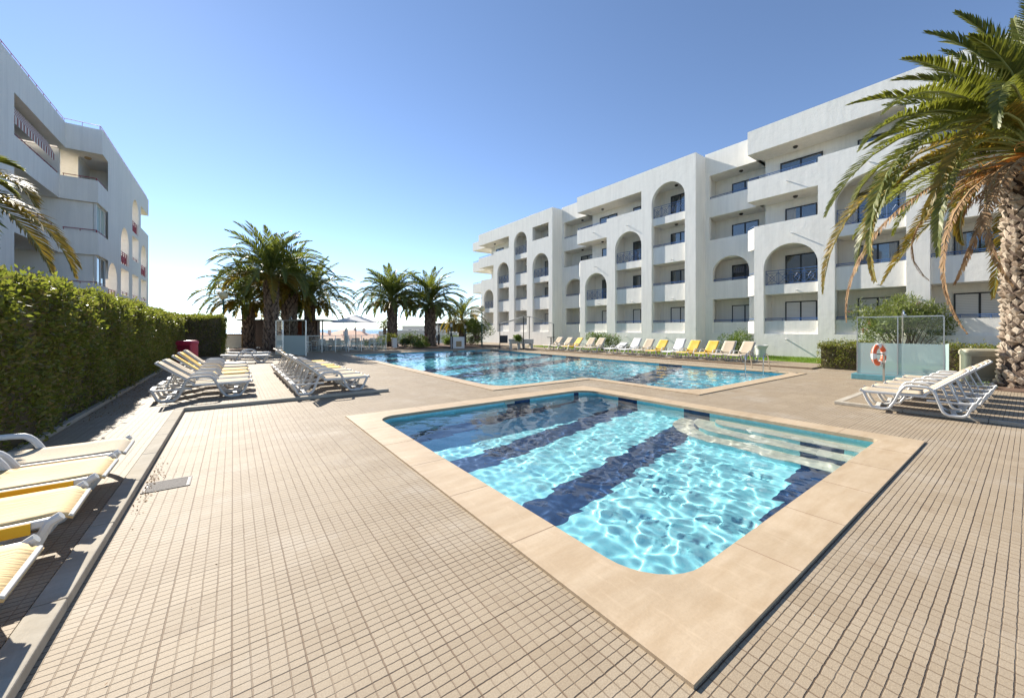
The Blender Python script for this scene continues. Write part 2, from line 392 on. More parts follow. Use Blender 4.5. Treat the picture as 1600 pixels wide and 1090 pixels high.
# ================================================================== SETTING
def rects_minus(mb, x0, x1, y0, y1, holes, z):
    xs = sorted({x0, x1} | {v for h in holes for v in h[:2]}); ys = sorted({y0, y1} | {v for h in holes for v in h[2:]})
    for a, b in zip(xs, xs[1:]):
        for c, d in zip(ys, ys[1:]):
            mx, my = (a+b)/2, (c+d)/2
            if any(h[0] < mx < h[1] and h[2] < my < h[3] for h in holes): continue
            mb.add([(a,c,z),(b,c,z),(b,d,z),(a,d,z)], [(0,1,2,3)])
DECK_END = 37.5
HOLES = [(1.75, 7.5, 1.0, 7.0), (5.42, 15.85, 8.15, 24.85), (8.98, 15.85, 4.75, 8.15)]
g = MB(); rects_minus(g, -70, 60, -30, DECK_END, HOLES, 0.0)
tag(g.build('pavement', M['paving']), kind='structure')
# land falling away to the sea beyond the terrace
t = MB()
xs = [-3000,-700,-300,-150,-70,-40,-20,-10,0,10,20,30,45,60,90,150,300,700,3000]; ys = [-400,-30,0,DECK_END,40,46,55,70,90,120,160,220,300,420,600]
rg = random.Random(5)
def tz(x, y):
    if y <= DECK_END: return -.35
    z = -.35-max(0, y-DECK_END)*.145
    z = max(z, -36)
    if x > 60: z = max(z, -6)+ (y/600)*0
    return z
idx = {}
for i, x in enumerate(xs):
    for j, y in enumerate(ys):
        idx[i,j] = len(t.v); t.v.append((x, y, tz(x, y)+(rg.uniform(-.4,.4) if y > 60 else 0)))
for i in range(len(xs)-1):
    for j in range(len(ys)-1):
        if xs[i] >= -70 and xs[i+1] <= 60 and ys[j] >= -30 and ys[j+1] <= DECK_END: continue
        t.f.append((idx[i,j], idx[i+1,j], idx[i+1,j+1], idx[i,j+1])); t.m.append(0)
tag(t.build('terrain', M['terrain']), kind='structure')
edge = MB(); edge.box(-70, 60, DECK_END-.3, DECK_END, -1.2, -.004); tag(edge.build('terrace_edge', M['concrete']), kind='structure')
sea = MB(); sea.add([(-40000,-4000,-36.5),(40000,-4000,-36.5),(40000,45000,-36.5),(-40000,45000,-36.5)], [(0,1,2,3)])
tag(sea.build('sea', M['sea']), kind='structure')
# raised lounger terraces and their kerbs
p = MB(); p.box(-12, -.875, -4, 9.3, .002, .066); p.box(-12, 3.0, 9.55, 26, .002, .066); p.box(-12, -.875, 9.3, 9.55, .002, .0655)
tag(p.build('raised_pavement', M['paving']), kind='structure')
k = MB()
yy = -4.0
while yy < 9.3:
    y2 = min(yy+1.02, 9.42); k.box(-.87, -.735, yy+.003, y2-.003, .003, .074); yy = y2
k.box(-.91, 3.12, 9.425, 9.545, .003, .070)
tag(k.build('kerb', M['kerb'], bevel=.008), kind='structure')
p = MB(); p.box(10.15, 40, -12, 2.3, .002, .058); tag(p.build('raised_pavement', M['paving']), kind='structure')
k = MB()
yy = 2.42
while yy > -8: k.box(10.03, 10.145, yy-1.0+.003, yy-.003, .003, .062); yy -= 1.0
xx = 10.15
while xx < 16: k.box(xx+.003, xx+.997, 2.305, 2.42, .003, .062); xx += 1.0
tag(k.build('kerb', M['kerb'], bevel=.006), kind='structure')
p = MB(); p.box(17.95, 20.55, 5.0, 27, .002, .058); tag(p.build('raised_pavement', M['paving']), kind='structure')
p = MB(); p.box(16.9, 20.5, 27.05, 31, .002, .05); tag(p.build('raised_pavement', M['paving']), kind='structure')
# lawn in front of the apartments
p = MB(); p.add([(20.55,-12,.05),(24.4,-12,.05),(24.4,26,.05),(20.55,26,.05)], [(0,1,2,3)])
p.add([(20.55,-12,.0),(20.55,26,.0),(20.55,26,.05),(20.55,-12,.05)], [(0,1,2,3)])
tag(p.build('lawn_ground', M['lawn']), kind='structure')
rng = np.random.RandomState(3)
def blades(n, x0, x1, y0, y1, z, h, name, label):
    P = np.stack([rng.uniform(x0,x1,n), rng.uniform(y0,y1,n), np.full(n, z)], 1)
    a = rng.uniform(0, 2*np.pi, n); wv = np.stack([np.cos(a), np.sin(a), 0*a], 1)*.006*(1+h*8)
    tip = P+np.stack([rng.normal(0,.35,n), rng.normal(0,.35,n), np.ones(n)], 1)*(h*rng.uniform(.5,1.2,n))[:,None]
    V = np.stack([P-wv, P+wv, tip], 1).reshape(-1,3); F = np.arange(3*n).reshape(-1,3)
    return tag(npmesh(name, V, F, M['grass']), label, 'grass', kind='stuff')
blades(42000, 20.5, 24.3, 2, 26, .045, .07, 'grass', 'short green grass of the lawn strip along the white apartments')
def soilbed(poly, z, name='flower_bed'):
    m = MB(); m.prism(poly, .001, z); return tag(m.build(name, M['soil']), kind='structure')
def circ(cx, cy, r, n=20, sq=1): return [(cx+r*math.cos(2*math.pi*i/n), cy+r*sq*math.sin(2*math.pi*i/n)) for i in range(n)]
soilbed([(x, y) for x, y in circ(16.05, .15, 1.15, 24)], .075)
soilbed([(-9,6.2),(-2.12,6.2),(-2.12,26.4),(-9,26.4)], .09)
k = MB(); k.box(-2.12, -2.02, 6.2, 26.2, .067, .13); tag(k.build('kerb', M['kerb'], bevel=.01), kind='structure')
soilbed([(-.2,31),(9,31),(9,37.3),(-.2,37.3)], .06)
soilbed([(9.3,28.8),(19.5,26.9),(19.5,37.3),(9.3,37.3)], .06)

# ------------------------------------------------------------------ pools
def fillet(poly, radii, n=8):
    out = []; own = []; k_ = len(poly)
    for i in range(k_):
        P = np.array(poly[i], float); A = np.array(poly[i-1], float); B = np.array(poly[(i+1) % k_], float); r = radii[i]
        d1 = (A-P)/np.linalg.norm(A-P); d2 = (B-P)/np.linalg.norm(B-P)
        c = P+(d1+d2)*r
        s, e = P+d1*r, P+d2*r
        for j in range(n+1):
            a = math.pi/2*j/n
            q = c+(s-c)*math.cos(a)+(e-c)*math.sin(a); out.append(tuple(q)); own.append(i)
    return out, own
def coping(outer, inner, radii, z0, z1, parent, over=.03):
    loop, own = fillet(inner, radii); n = len(loop); m = MB()
    V = []; O = [outer[o] for o in own]
    for z in (z0, z1): V += [(x, y, z) for x, y in loop]+[(x, y, z) for x, y in O]
    F = []
    for i in range(n):
        j = (i+1) % n
        F.append((2*n+i, 2*n+j, 3*n+j, 3*n+i) if own[i] != own[j] else (2*n+i, 2*n+j, 3*n+i))
        F.append((i, j, 2*n+j, 2*n+i))
        if own[i] != own[j]: F.append((n+i, n+j, 3*n+j, 3*n+i))
        F.append((i, n+i, n+j, j) if own[i] != own[j] else (i, n+i, j))
    m.add(V, F); o = m.build('coping', M['coping'], parent)
    return o
def offset(poly, d):   # axis aligned CCW polygon, moved outwards by d
    out = []; n = len(poly)
    for i in range(n):
        A, P, B = poly[i-1], poly[i], poly[(i+1) % n]
        nx = ny = 0
        for (a, b) in ((A, P), (P, B)):
            dx, dy = b[0]-a[0], b[1]-a[1]; l_ = math.hypot(dx, dy); nx += dy/l_*d; ny += -dx/l_*d
        out.append((P[0]+nx, P[1]+ny))
    return out
def basin(loop, x0, x1, y0, y1, zb, mat, parent):
    m = MB(); n = len(loop)
    m.add([(x, y, zb) for x, y in loop]+[(x, y, -.03) for x, y in loop], [(i, (i+1) % n, n+(i+1) % n, n+i) for i in range(n)])
    m.add([(x0-.1,y0-.1,zb),(x1+.1,y0-.1,zb),(x1+.1,y1+.1,zb),(x0-.1,y1+.1,zb)], [(0,1,2,3)])
    o = m.build('basin', mat, parent); o.cycles.is_caustics_receiver = True; return o
def wavemesh(x0, x1, y0, y1, dx, lams, amp, seed, z, holes=()):
    nx, ny = int((x1-x0)/dx)+1, int((y1-y0)/dx)+1
    X, Y = np.meshgrid(np.linspace(x0,x1,nx), np.linspace(y0,y1,ny)); r = np.random.RandomState(seed); H = np.zeros_like(X)
    for i in range(70):
        lam = math.exp(r.uniform(math.log(lams[0]), math.log(lams[1]))); th = r.uniform(0, 2*math.pi); A = amp*lam**1.15; k_ = 2*math.pi/lam
        H += A*np.sin(k_*(X*math.cos(th)+Y*math.sin(th))+r.uniform(0,6.28)+.8*np.sin(X*1.1*math.cos(th+1)+Y*.9+i))
    mod = .75+.45*np.sin(X*.9+1.3*np.sin(Y*.7))*np.cos(Y*.8+.6)
    V = np.stack([X, Y, z+H*mod], -1).reshape(-1,3)
    i, j = np.meshgrid(np.arange(nx-1), np.arange(ny-1)); a = (j*nx+i).ravel(); cx_ = X[:-1,:-1].ravel()+dx/2; cy_ = Y[:-1,:-1].ravel()+dx/2
    keep = np.ones(len(a), bool)
    for h in holes: keep &= ~((cx_ > h[0]) & (cx_ < h[1]) & (cy_ > h[2]) & (cy_ < h[3]))
    a = a[keep]; F = np.stack([a, a+1, a+nx+1, a+nx], 1)
    o = npmesh('water', V, F, M['water'], smooth=True); tag(o, kind='structure'); o.cycles.is_caustics_caster = True; return o
ZC = .020
sp = tag(empty('swimming_pool', (4.6,4,0)), 'small square swimming pool with sandstone coping, nearest the camera', 'swimming pool')
def child(o, p_): o.parent = p_; o.matrix_parent_inverse = p_.matrix_world.inverted() if False else o.matrix_parent_inverse; return o
inner = [(2.02,1.26),(7.22,1.26),(7.22,6.72),(2.02,6.72)]; outer = [(1.60,.86),(7.64,.86),(7.64,7.16),(1.60,7.16)]
sp.location = (0,0,0)
coping(outer, inner, (.42,.06,.45,.32), -.03, ZC, sp)
wl_, _ = fillet(offset(inner, .03), (.42,.06,.45,.32)); basin(wl_, 2, 7.3, 1.2, 6.8, -.95, M['tile_small'], sp)
class JJ:
    def box(s, *a): m = MB(); m.box(*a); m.build('joint', M['joint'], sp)
j = JJ()
for y in (2.2, 3.15, 4.1, 5.05, 6.0): j.box(1.602, 2.018, y-.003, y+.003, .01, ZC+.0012)
for x in (2.9, 3.85, 4.8, 5.75, 6.7): j.box(x-.003, x+.003, .862, 1.258, .01, ZC+.0012); j.box(x-.003, x+.003, 6.722, 7.158, .01, ZC+.0012)
for y in (1.7, 2.65, 3.6, 4.55, 5.5): j.box(7.222, 7.638, y-.003, y+.003, .01, ZC+.0012)
for w_, ye, z_ in ((1.05, 4.15, -.76), (.70, 3.8, -.54), (.35, 3.45, -.32)):
    m = MB(); x1_ = 7.245
    poly = [(x1_-w_, 1.24), (x1_, 1.24), (x1_, ye)]+[(x1_-w_*math.sin(a), ye-w_+w_*math.cos(a)) for a in [math.pi/2*q/6 for q in range(1,7)]]
    m.prism(poly, -.948, z_-.03, 0); m.prism(offset(poly, 0) if False else [(x, y) for x, y in poly], z_-.029, z_, 1)
    o = m.build('step', [M['tile_small'], M['step']], sp); o.cycles.is_caustics_receiver = True
m = MB(); m.lathe([(.0,-.946),(.07,-.946),(.07,-.938),(.0,-.938)], (5.0,4.4), 14); m.build('drain_cover', M['pot'], sp)
for X_, Y_, rz in ((4.4, 6.745, 0),):
    m = MB(); m.box(4.75, 5.0, 6.725, 6.75, -.11, -.04); m.build('skimmer', M['step'], sp)
wavemesh(1.98, 7.28, 1.2, 6.78, .012, (.11, .85), .00125, 11, -.068)

bp = tag(empty('swimming_pool', (0,0,0)), 'large swimming pool with sandstone coping and ladder, beyond the small one', 'swimming pool')
outer = [(8.80,4.60),(16.02,4.60),(16.02,25.0),(5.27,25.0),(5.27,8.0),(8.80,8.0)]
inner = offset(outer, -.36)
RR = (.7,.15,.5,.8,.7,.5)
coping(outer, inner, RR, -.03, ZC, bp)
wl_, _ = fillet(offset(inner, .03), RR); basin(wl_, 5.6, 15.7, 4.9, 24.7, -1.25, M['tile_big'], bp)
for X_ in (7.9, 12.8):
    m = MB(); m.box(X_, X_+.35, 24.60, 24.668, -.12, -.035); m.build('skimmer', M['dark_metal'], bp)
wavemesh(5.6, 15.72, 4.9, 24.7, .034, (.18, .9), .0026, 21, -.068, [(5.5, 8.75, 4.8, 7.95)])
# ladder
ld = tag(empty('pool_ladder'), 'steel pool ladder with two curved handrails at the edge of the large pool', 'ladder')
for Y_ in (6.35, 5.75):
    m = MB(); pts = [(15.5,Y_,-1.0),(15.5,Y_,.25)]+[(15.5+.22*(1-math.cos(a)), Y_, .42+.22*math.sin(a)) for a in np.linspace(0, math.pi*.85, 8)]+[(16.12,Y_,.04)]
    m.tube(pts, .02, 8); m.build('handrail', M['steel'], ld, smooth=True)
for z_ in (-.2, -.5, -.8):
    m = MB(); m.box(15.45, 15.53, 5.77, 6.33, z_, z_+.025); m.build('rung', M['steel'], ld)
# floor grate
gx, gy = gp(262, 757)
gt = tag(empty('floor_drain', (gx, gy, 0)), 'square rusty drain grate let into the paving beside the left kerb', 'drain')
m = MB(); m.box(-.165,.165,-.13,.13,.0005,.004); m.build('drain_shade', M['dark_metal'], gt)  # flat dark plate, its colour stands in for shade below the grate
m = MB()
for i in range(9): m.box(-.15, .15, -.118+i*.027, -.104+i*.027, .0045, .0085)
m.build('grate', M['rust'], gt)
m = MB(); m.box(-.18,.18,.13,.145,.001,.008); m.box(-.18,.18,-.145,-.13,.001,.008); m.box(.165,.18,-.13,.13,.001,.008); m.box(-.18,-.165,-.13,.13,.001,.008); m.build('drain_frame', M['rust'], gt)
# ================================================================== APARTMENTS
def arch(mb, x0, x1, y0, y1, zs, za, ztop, n=18):
    """wall between x0 and x1 above an arched opening y0..y1 (spring zs, crown za) up to ztop"""
    c = (y0+y1)/2; r = (y1-y0)/2
    pts = [(c-r*math.cos(math.pi*i/n), zs+(za-zs)*math.sin(math.pi*i/n)) for i in range(n+1)]
    for (ya, z_a), (yb, z_b) in zip(pts, pts[1:]):
        mb.add([(x0,ya,z_a),(x0,yb,z_b),(x0,yb,ztop),(x0,ya,ztop),(x1,ya,z_a),(x1,yb,z_b),(x1,yb,ztop),(x1,ya,ztop)],
               [(0,1,2,3),(7,6,5,4),(0,4,5,1)])
def rail(mb, x, y0, y1, z, h=.15, along='y', r=.018):
    if along == 'y':
        mb.tube([(x,y0,z+h),(x,y1,z+h)], r, 6); mb.tube([(x,y0,z+h*.5),(x,y1,z+h*.5)], r*.7, 6)
        n = max(2, int((y1-y0)/.8))
        for i in range(n+1): yy = y0+.03+(y1-y0-.06)*i/n; mb.tube([(x,yy,z-.01),(x,yy,z+h)], r*.7, 6)
    else:
        mb.tube([(y0,x,z+h),(y1,x,z+h)], r, 6); n = max(2, int((y1-y0)/.8))
        for i in range(n+1): yy = y0+.03+(y1-y0-.06)*i/n; mb.tube([(yy,x,z-.01),(yy,x,z+h)], r*.7, 6)
def xrail(mb, x, y0, y1, z, h=.88, r=.016, dense=False):
    zt, zb, zm = z+h, z+.05, z+h-.14
    mb.tube([(x,y0,zt),(x,y1,zt)], r, 6); mb.tube([(x,y0,zm),(x,y1,zm)], r*.7, 6); mb.tube([(x,y0,zb),(x,y1,zb)], r*.8, 6)
    n = max(2, round((y1-y0)/.62))
    for i in range(n+1):
        yy = y0+.02+(y1-y0-.04)*i/n; mb.tube([(x,yy,z-.01),(x,yy,zt)], r*.8, 6)
        if i < n:
            yb = y0+.02+(y1-y0-.04)*(i+1)/n; c = (yy+yb)/2; zc = (zb+zm)/2; q = (yb-yy)*.22
            mb.tube([(x,yy,zb),(x,yb,zm)], r*.6, 5); mb.tube([(x,yb,zb),(x,yy,zm)], r*.6, 5)
            mb.tube([(x,c,zc+q*1.6),(x,c+q,zc),(x,c,zc-q*1.6),(x,c-q,zc),(x,c,zc+q*1.6)], r*.6, 5)
            mb.tube([(x,yy+q*.55,zb),(x,yy+q*.55,zm)], r*.45, 4); mb.tube([(x,yb-q*.55,zb),(x,yb-q*.55,zm)], r*.45, 4)
def part(mb, name, mat, parent, label=None, **k):
    o = mb.build(name, mat, parent, **k)
    if label: o['label'] = label
    return o
def window(parent, x, y0, y1, z0, z1, shut=False, leaves=2):
    f = MB(); t_ = .055; xx = x-.05
    f.box(xx, x-.004, y0, y1, z1-t_, z1); f.box(xx, x-.004, y0, y1, z0, z0+.04); f.box(xx, x-.004, y0, y0+t_, z0+.04, z1-t_); f.box(xx, x-.004, y1-t_, y1, z0+.04, z1-t_)
    for i in range(1, leaves):
        c = y0+(y1-y0)*i/leaves; f.box(xx+.004, x-.006, c-.035, c+.035, z0+.041, z1-t_-.001)
    fo = part(f, 'window', M['frame'], parent, 'ground floor window with its roller shutter down' if shut else None)
    g_ = MB()
    if shut: g_.box(x-.03, x-.008, y0+t_, y1-t_, z0+.04, z1-t_); part(g_, 'shutter', M['shutter'], fo)
    else:
        g_.add([(x-.018,y0+t_,z0+.04),(x-.018,y1-t_,z0+.04),(x-.018,y1-t_,z1-t_),(x-.018,y0+t_,z1-t_)], [(0,1,2,3)]); part(g_, 'pane', M['pane'], fo)
        if rw.random() < .5:
            c = MB(); ya, yb = (y0+t_+.01, y0+(y1-y0)*rw.uniform(.22,.46)) if rw.random() < .5 else (y1-(y1-y0)*rw.uniform(.22,.46), y1-t_-.01)
            n_ = 10; c.add([(x-.022+.003*math.sin(i*1.9), ya+(yb-ya)*i/n_, z) for i in range(n_+1) for z in (z0+.05, z1-t_-.01)], [(2*i, 2*i+2, 2*i+3, 2*i+1) for i in range(n_)]); part(c, 'curtain', M['curtain'], fo)
rw = random.Random(8)
apt = tag(empty('apartment_building'), 'long white apartment building with arches and blue railings on the right', 'building')
X1, X2, X3, X4 = 24.3, 25.53, 25.9, 26.95
PB = {1: 1.29, 2: 3.5, 3: 6.17, 4: 8.95}; PT = {1: 2.0, 2: 4.65, 3: 7.38, 4: 10.15}; OT = {1: 3.5, 2: 6.17, 3: 8.95, 4: 11.7}
ROOF = 13.05
W = MB()
def slab(m, x0, x1, y0, y1, z, t=.2): m.box(x0, x1, y0, y1, z, z+t)
def vwin(y0, y1, lv, xw, shut=None):
    fl = {1: 1.05, 2: 3.72, 3: 6.42, 4: 9.15}[lv]
    window(apt, xw, y0, y1, fl+.02, fl+2.08, shut=(lv == 1) if shut is None else shut)
def lamp_c(x, y, z):
    m = MB(); m.lathe([(0,z),(.11,z),(.12,z-.05),(.07,z-.11),(0,z-.12)], (x, y), 12); part(m, 'ceiling_light', M['dark_metal'], apt)
def spout(x, y, z):
    m = MB(); m.tube([(x+.05,y,z),(x-.22,y,z-.03)], .028, 8); part(m, 'drain_spout', M['pot'], apt)
def bay(y0, y1, top, far=False):
    """open bay with recessed parapets; 'top' is the level that ends in the arch"""
    W.box(X1, X1+.3, y0, y1, 0, PB[1])                       # plinth below
    rec = X1+.16
    for lv in range(1, 5):
        if lv > top: break
        fz = PB[lv]
        if lv > 1: slab(W, rec+.13, X3, y0, y1, fz, .2)
        else: slab(W, X1+.3, X3, y0, y1, fz-.25, .2)
        arched = (lv == top)
        m = MB()
        if arched:
            tz_ = fz+.52; m.box(rec, rec+.13, y0+.002, y1-.002, fz, tz_); part(m, 'parapet', M['stucco'], apt)
            r = MB(); xrail(r, rec+.06, y0+.03, y1-.03, tz_, .80); part(r, 'railing', M['blue'], apt, 'blue railing with crossed bars under an arch')
        else:
            m.box(rec, rec+.13, y0+.002, y1-.002, fz, PT[lv]); part(m, 'parapet', M['stucco'], apt)
            r = MB(); rail(r, rec+.065, y0, y1, PT[lv]); part(r, 'railing', M['blue'], apt)
        vwin(*((y1-1.75, y1-.12) if far else (y0+.45, y1-.55)), lv, X3)
        spout(rec, y0+(y1-y0)*.38, fz+.16) if lv in (2, 3) and rw.random() < .6 else None
        if lv > 1 and rw.random() < .5: lamp_c(X1+.9, y0+(y1-y0)*.45, OT[lv])
    za = OT[top]+.03; zs = za-(y1-y0)/2
    if top == 4: arch(W, X1, X1+.28, y0, y1, zs, za, ROOF)
    elif top == 3:
        arch(W, X1, X1+.28, y0, y1, zs, za, 10.4); slab(W, X1+.28, X3, y0, y1, OT[3], .2)
        vwin(y0+.45, y1-.55, 4, X3)
    elif top == 2:
        arch(W, X1, X1+.28, y0, y1, zs, za, 7.45); slab(W, X1+.28, X3, y0, y1, OT[2], .2)
        vwin(y0+.45, y1-.55, 3, X3); vwin(y0+.2, y1-.3, 4, X3)
        lamp_c(X1+.9, (y0+y1)/2, OT[3]); lamp_c(X1+.9, (y0+y1)/2, OT[4])
def pier(y0, y1, z1, zsplit=None):
    W.box(X1-.0, X1+.34, y0, y1, 0, z1)
    W.box(X1+.341, X3, (y0+y1)/2-.1, (y0+y1)/2+.1, 0, min(z1, ROOF-.1))
def block(end, bays, start, flip=None):
    """bays listed from the south end: (y0, y1, top)"""
    ys_ = [end]
    last_full = None
    # south side wall
    W.box(X1+.341, X4+.3, end, end+.25, 0, ROOF)
    W.box(X1, X1+.34, end, bays[0][0], 0, ROOF)
    W.box(X3, X3+.25, end+.25, start, 0, ROOF-.2)             # back wall
    slab(W, X1+.252, X3, end+.25, start+.13, OT[4]+.006, .25)       # roof slab
    logg0 = None
    for i, (a, b, top) in enumerate(bays):
        nxt = bays[i+1][0] if i+1 < len(bays) else start
        bay(a, b, top)
        ntop = bays[i+1][2] if i+1 < len(bays) else None
        if ntop is None: z1 = 7.45
        else: z1 = {4: ROOF, 3: 10.4, 2: 7.45}[max(top, ntop)] if not (top == 4 or ntop == 4) else ROOF
        if (top, ntop) == (3, 2): z1 = 10.4
        if i+1 == len(bays): z1 = 7.45 if top == 2 else ROOF
        pier(b, nxt, z1)
    arcs2 = [q for q in bays if q[2] == 2][0]; arcs3 = [q for q in bays if q[2] == 3][-1]
    s4 = start+.34
    # level 4 loggia: fascia of the roof and the projecting balcony box
    W.box(X1, X1+.25, arcs3[0], s4, OT[4], ROOF); W.box(X1+.25, X4, s4-.2, s4, OT[4], ROOF)
    m = MB(); m.box(X1, X1+.14, arcs2[0], s4, PB[4], PT[4]); m.box(X1+.14, X2+.1, s4-.14, s4, PB[4], PT[4]); part(m, 'parapet', M['stucco'], apt, 'projecting fourth floor balcony parapet')
    slab(W, X1+.14, X3, arcs2[0], s4-.14, PB[4], .2)
    r = MB(); rail(r, X1+.07, arcs2[0]+.1, s4-.05, PT[4]); part(r, 'railing', M['blue'], apt)
    spout(X1, arcs2[0]+1.3, PB[4]+.62); spout(X1, arcs2[0]+1.1, OT[2]+.55); spout(X1, arcs3[0]+1.2, OT[3]+.5)
    for a, b, top in bays: spout(X1, a+(b-a)*.55, 1.0)
    # level 3 wall above the low arch reaches the start of the block
    W.box(X1+.341, X3, start-.12, start, 0, 7.45)
    # solid wall behind the fascia above level 4 arch handled by arch(); diagonal parapets to the recess
    for lv in (1, 2, 3):
        m = MB(); z0, z1 = PB[lv], PT[lv]
        m.prism([(X1+.02, start+.002), (X1+.5, start+.52), (X1+.62, start+.45), (X1+.2, start+.002)], z0, z1); part(m, 'parapet', M['stucco'], apt, 'slanting end of a recessed balcony')
        r = MB(); r.tube([(X1+.1,start+.02,z1+.14),(X1+.56,start+.5,z1+.14)], .018, 6); r.tube([(X1+.1,start+.02,z1),(X1+.1,start+.02,z1+.14)], .013, 6); part(r, 'railing', M['blue'], apt)
def recess(y0, y1):
    """set-back stretch between two blocks, y0 south .. y1 north"""
    a, b = y0, y1-.27
    W.box(X2, X2+.25, b, y1, 0, 13.2)
    W.box(X2, X2+.25, a, b, OT[4], 13.2)
    W.box(X2+.0, X2+.25, a, b, OT[3], PT[4]); slab(W, X2+.25, X4, a, y1, PB[4], .2)
    W.box(X2+.0, X2+.25, a, b, OT[2]+.15, PT[3]+.05); slab(W, X2+.25, X4, a, y1, PB[3], .2); slab(W, X2+.25, X4, a, y1, PB[2], .2); slab(W, X2+.25, X4, a, y1, OT[4], .2)
    c0, c1 = a+.75, b-.22
    W.box(X2, X2+.25, a, c0, 0, OT[2]+.15); W.box(X2, X2+.25, c1, b, 0, OT[2]+.15)
    arch(W, X2, X2+.25, c0, c1, OT[2]-.95, OT[2]+.05, OT[2]+.15)
    W.box(X2, X2+.25, c0, c1, PB[2], PT[2]); W.box(X2, X2+.25, c0, c1, 0, PB[1])
    m = MB(); m.box(X2+.1, X2+.22, c0, c1, PB[1], PT[1]); part(m, 'parapet', M['stucco'], apt)
    for lv, (p0, p1, xx) in {1: (c0, c1, X2+.16), 2: (c0, c1, X2+.12), 4: (a, b, X2+.12)}.items():
        r = MB(); rail(r, xx, p0, p1, PT[lv]); part(r, 'railing', M['blue'], apt)
    W.box(X4, X4+.25, y0+.25, y1, 0, ROOF)
    for lv in (1, 2, 3, 4): vwin(y0+.75, y0+2.35, lv, X4)
    lamp_c(X2+.7, y0+1.5, OT[3]); lamp_c(X2+.7, y0+1.5, OT[4])
block(-.62, [(.13, 2.6, 4), (3.32, 5.83, 3), (6.51, 9.0, 2)], 9.49)
recess(9.49, 12.93)
block(12.93, [(13.67, 16.17, 4), (17.02, 19.42, 3), (20.25, 22.6, 2)], 23.19)
recess(23.19, 26.73)
# far block: arch of level 3, arch of level 4, then falling again
W.box(X1+.341, X4+.3, 26.73, 26.98, 0, ROOF); W.box(X1, X1+.34, 26.73, 27.27, 0, ROOF)
W.box(X3, X3+.25, 26.98, 38.9, 0, ROOF-.2); slab(W, X1+.29, X3, 26.98, 39.88, OT[4]+.006, .25)
bay(27.27, 29.68, 3, True)
W.box(X1+.0, X1+.25, 27.27, 29.68, 11.75, ROOF); pier(29.68, 30.61, ROOF)
bay(30.61, 32.81, 4, True); pier(32.81, 33.75, ROOF)
bay(33.75, 36.0, 3, True); pier(36.0, 36.79, 10.4); bay(36.79, 38.88, 2, True); pier(38.88, 39.5, 7.45)
W.box(X1, X1+.25, 33.75, 40.1, OT[4], ROOF); W.box(X1+.25, X4, 39.9, 40.1, OT[4], ROOF)
m = MB(); m.box(X1, X1+.14, 36.79, 40.1, PB[4], PT[4]); m.box(X1+.14, X2+.1, 39.96, 40.1, PB[4], PT[4]); part(m, 'parapet', M['stucco'], apt, 'projecting fourth floor balcony parapet')
slab(W, X1+.14, X3, 36.79, 39.96, PB[4], .2)
r = MB(); rail(r, X1+.07, 36.9, 40.0, PT[4]); part(r, 'railing', M['blue'], apt)
# stepped north end with open corner balconies
W.box(X1+1.0, X4+3, 39.6, 43.2, OT[4], 12.75)
for lv in (3, 4):
    m = MB(); m.box(X1+1.0, X1+1.12, 40.12, 43.2, PB[lv], PT[lv]); m.box(X1+1.12, X4+3, 43.08, 43.2, PB[lv], PT[lv]); m.box(X1+1.12, X4+3, 40.12, 43.08, PB[lv], PB[lv]+.2); part(m, 'parapet', M['stucco'], apt, 'open corner balcony at the far end')
    r = MB(); rail(r, X1+1.06, 40.2, 43.1, PT[lv]); part(r, 'railing', M['blue'], apt)
W.box(X3+.6, X3+.85, 38.9, 40.6, 0, ROOF-.3)
W.box(X1+.9, X1+1.15, 39.5, 40.3, 0, 4.4); W.box(X1+.9, X1+1.15, 42.3, 43.6, 0, 4.4); W.box(X1+.9, X1+1.15, 40.3, 42.3, 0, 2.0); arch(W, X1+.9, X1+1.15, 40.3, 42.3, 2.6, 3.6, 4.4)
# main body behind, up to the roof
W.box(X4+.3, 38, -.62, 39.8, 0, 12.6)
W.box(X3+.25, X4+.299, -.62, 9.4, 0, 12.59); W.box(X3+.25, X4+.299, 13.2, 23.1, 0, 12.59); W.box(X3+.25, X4+.299, 27.0, 38.8, 0, 12.59)
W.build('wall', M['stucco'], apt)
for (x, y, sx, sy, h) in ((27.5, 6.0, .8, 1.0, 1.1), (26.2, 4.6, .9, 1.0, 1.0), (25.3, 15.6, .5, .8, .45), (25.2, 30.2, .5, 1.0, .45)):
    m = MB(); z0 = 12.6 if x > 26.5 else ROOF-.5
    m.box(x, x+sx, y, y+sy, z0, ROOF+h*.75); m.box(x-.06, x+sx+.06, y-.06, y+sy+.06, ROOF+h*.75, ROOF+h*.75+.08)
    m.box(x-.004, x+.1, y+sy*.25, y+sy*.75, ROOF+h*.3, ROOF+h*.55, 1)
    part(m, 'chimney', [M['stucco'], M['frame']], apt)

# ------------------------------------------------------------------ left apartments
lap = tag(empty('apartment_building'), 'white apartment building with dark red railings behind the hedge on the left', 'building')
XL, XN = -5.74, -7.10
LT = {1: 1.15, 2: 3.9, 3: 6.63, 4: 9.36}; LB = {1: .4, 2: 2.72, 3: 5.45, 4: 8.2}; LR = 12.4; LO = 11.07
W2 = MB()
def lwall(x, y0, y1, z0, z1, t=.3): W2.box(x-t, x, y0, y1, z0, z1)
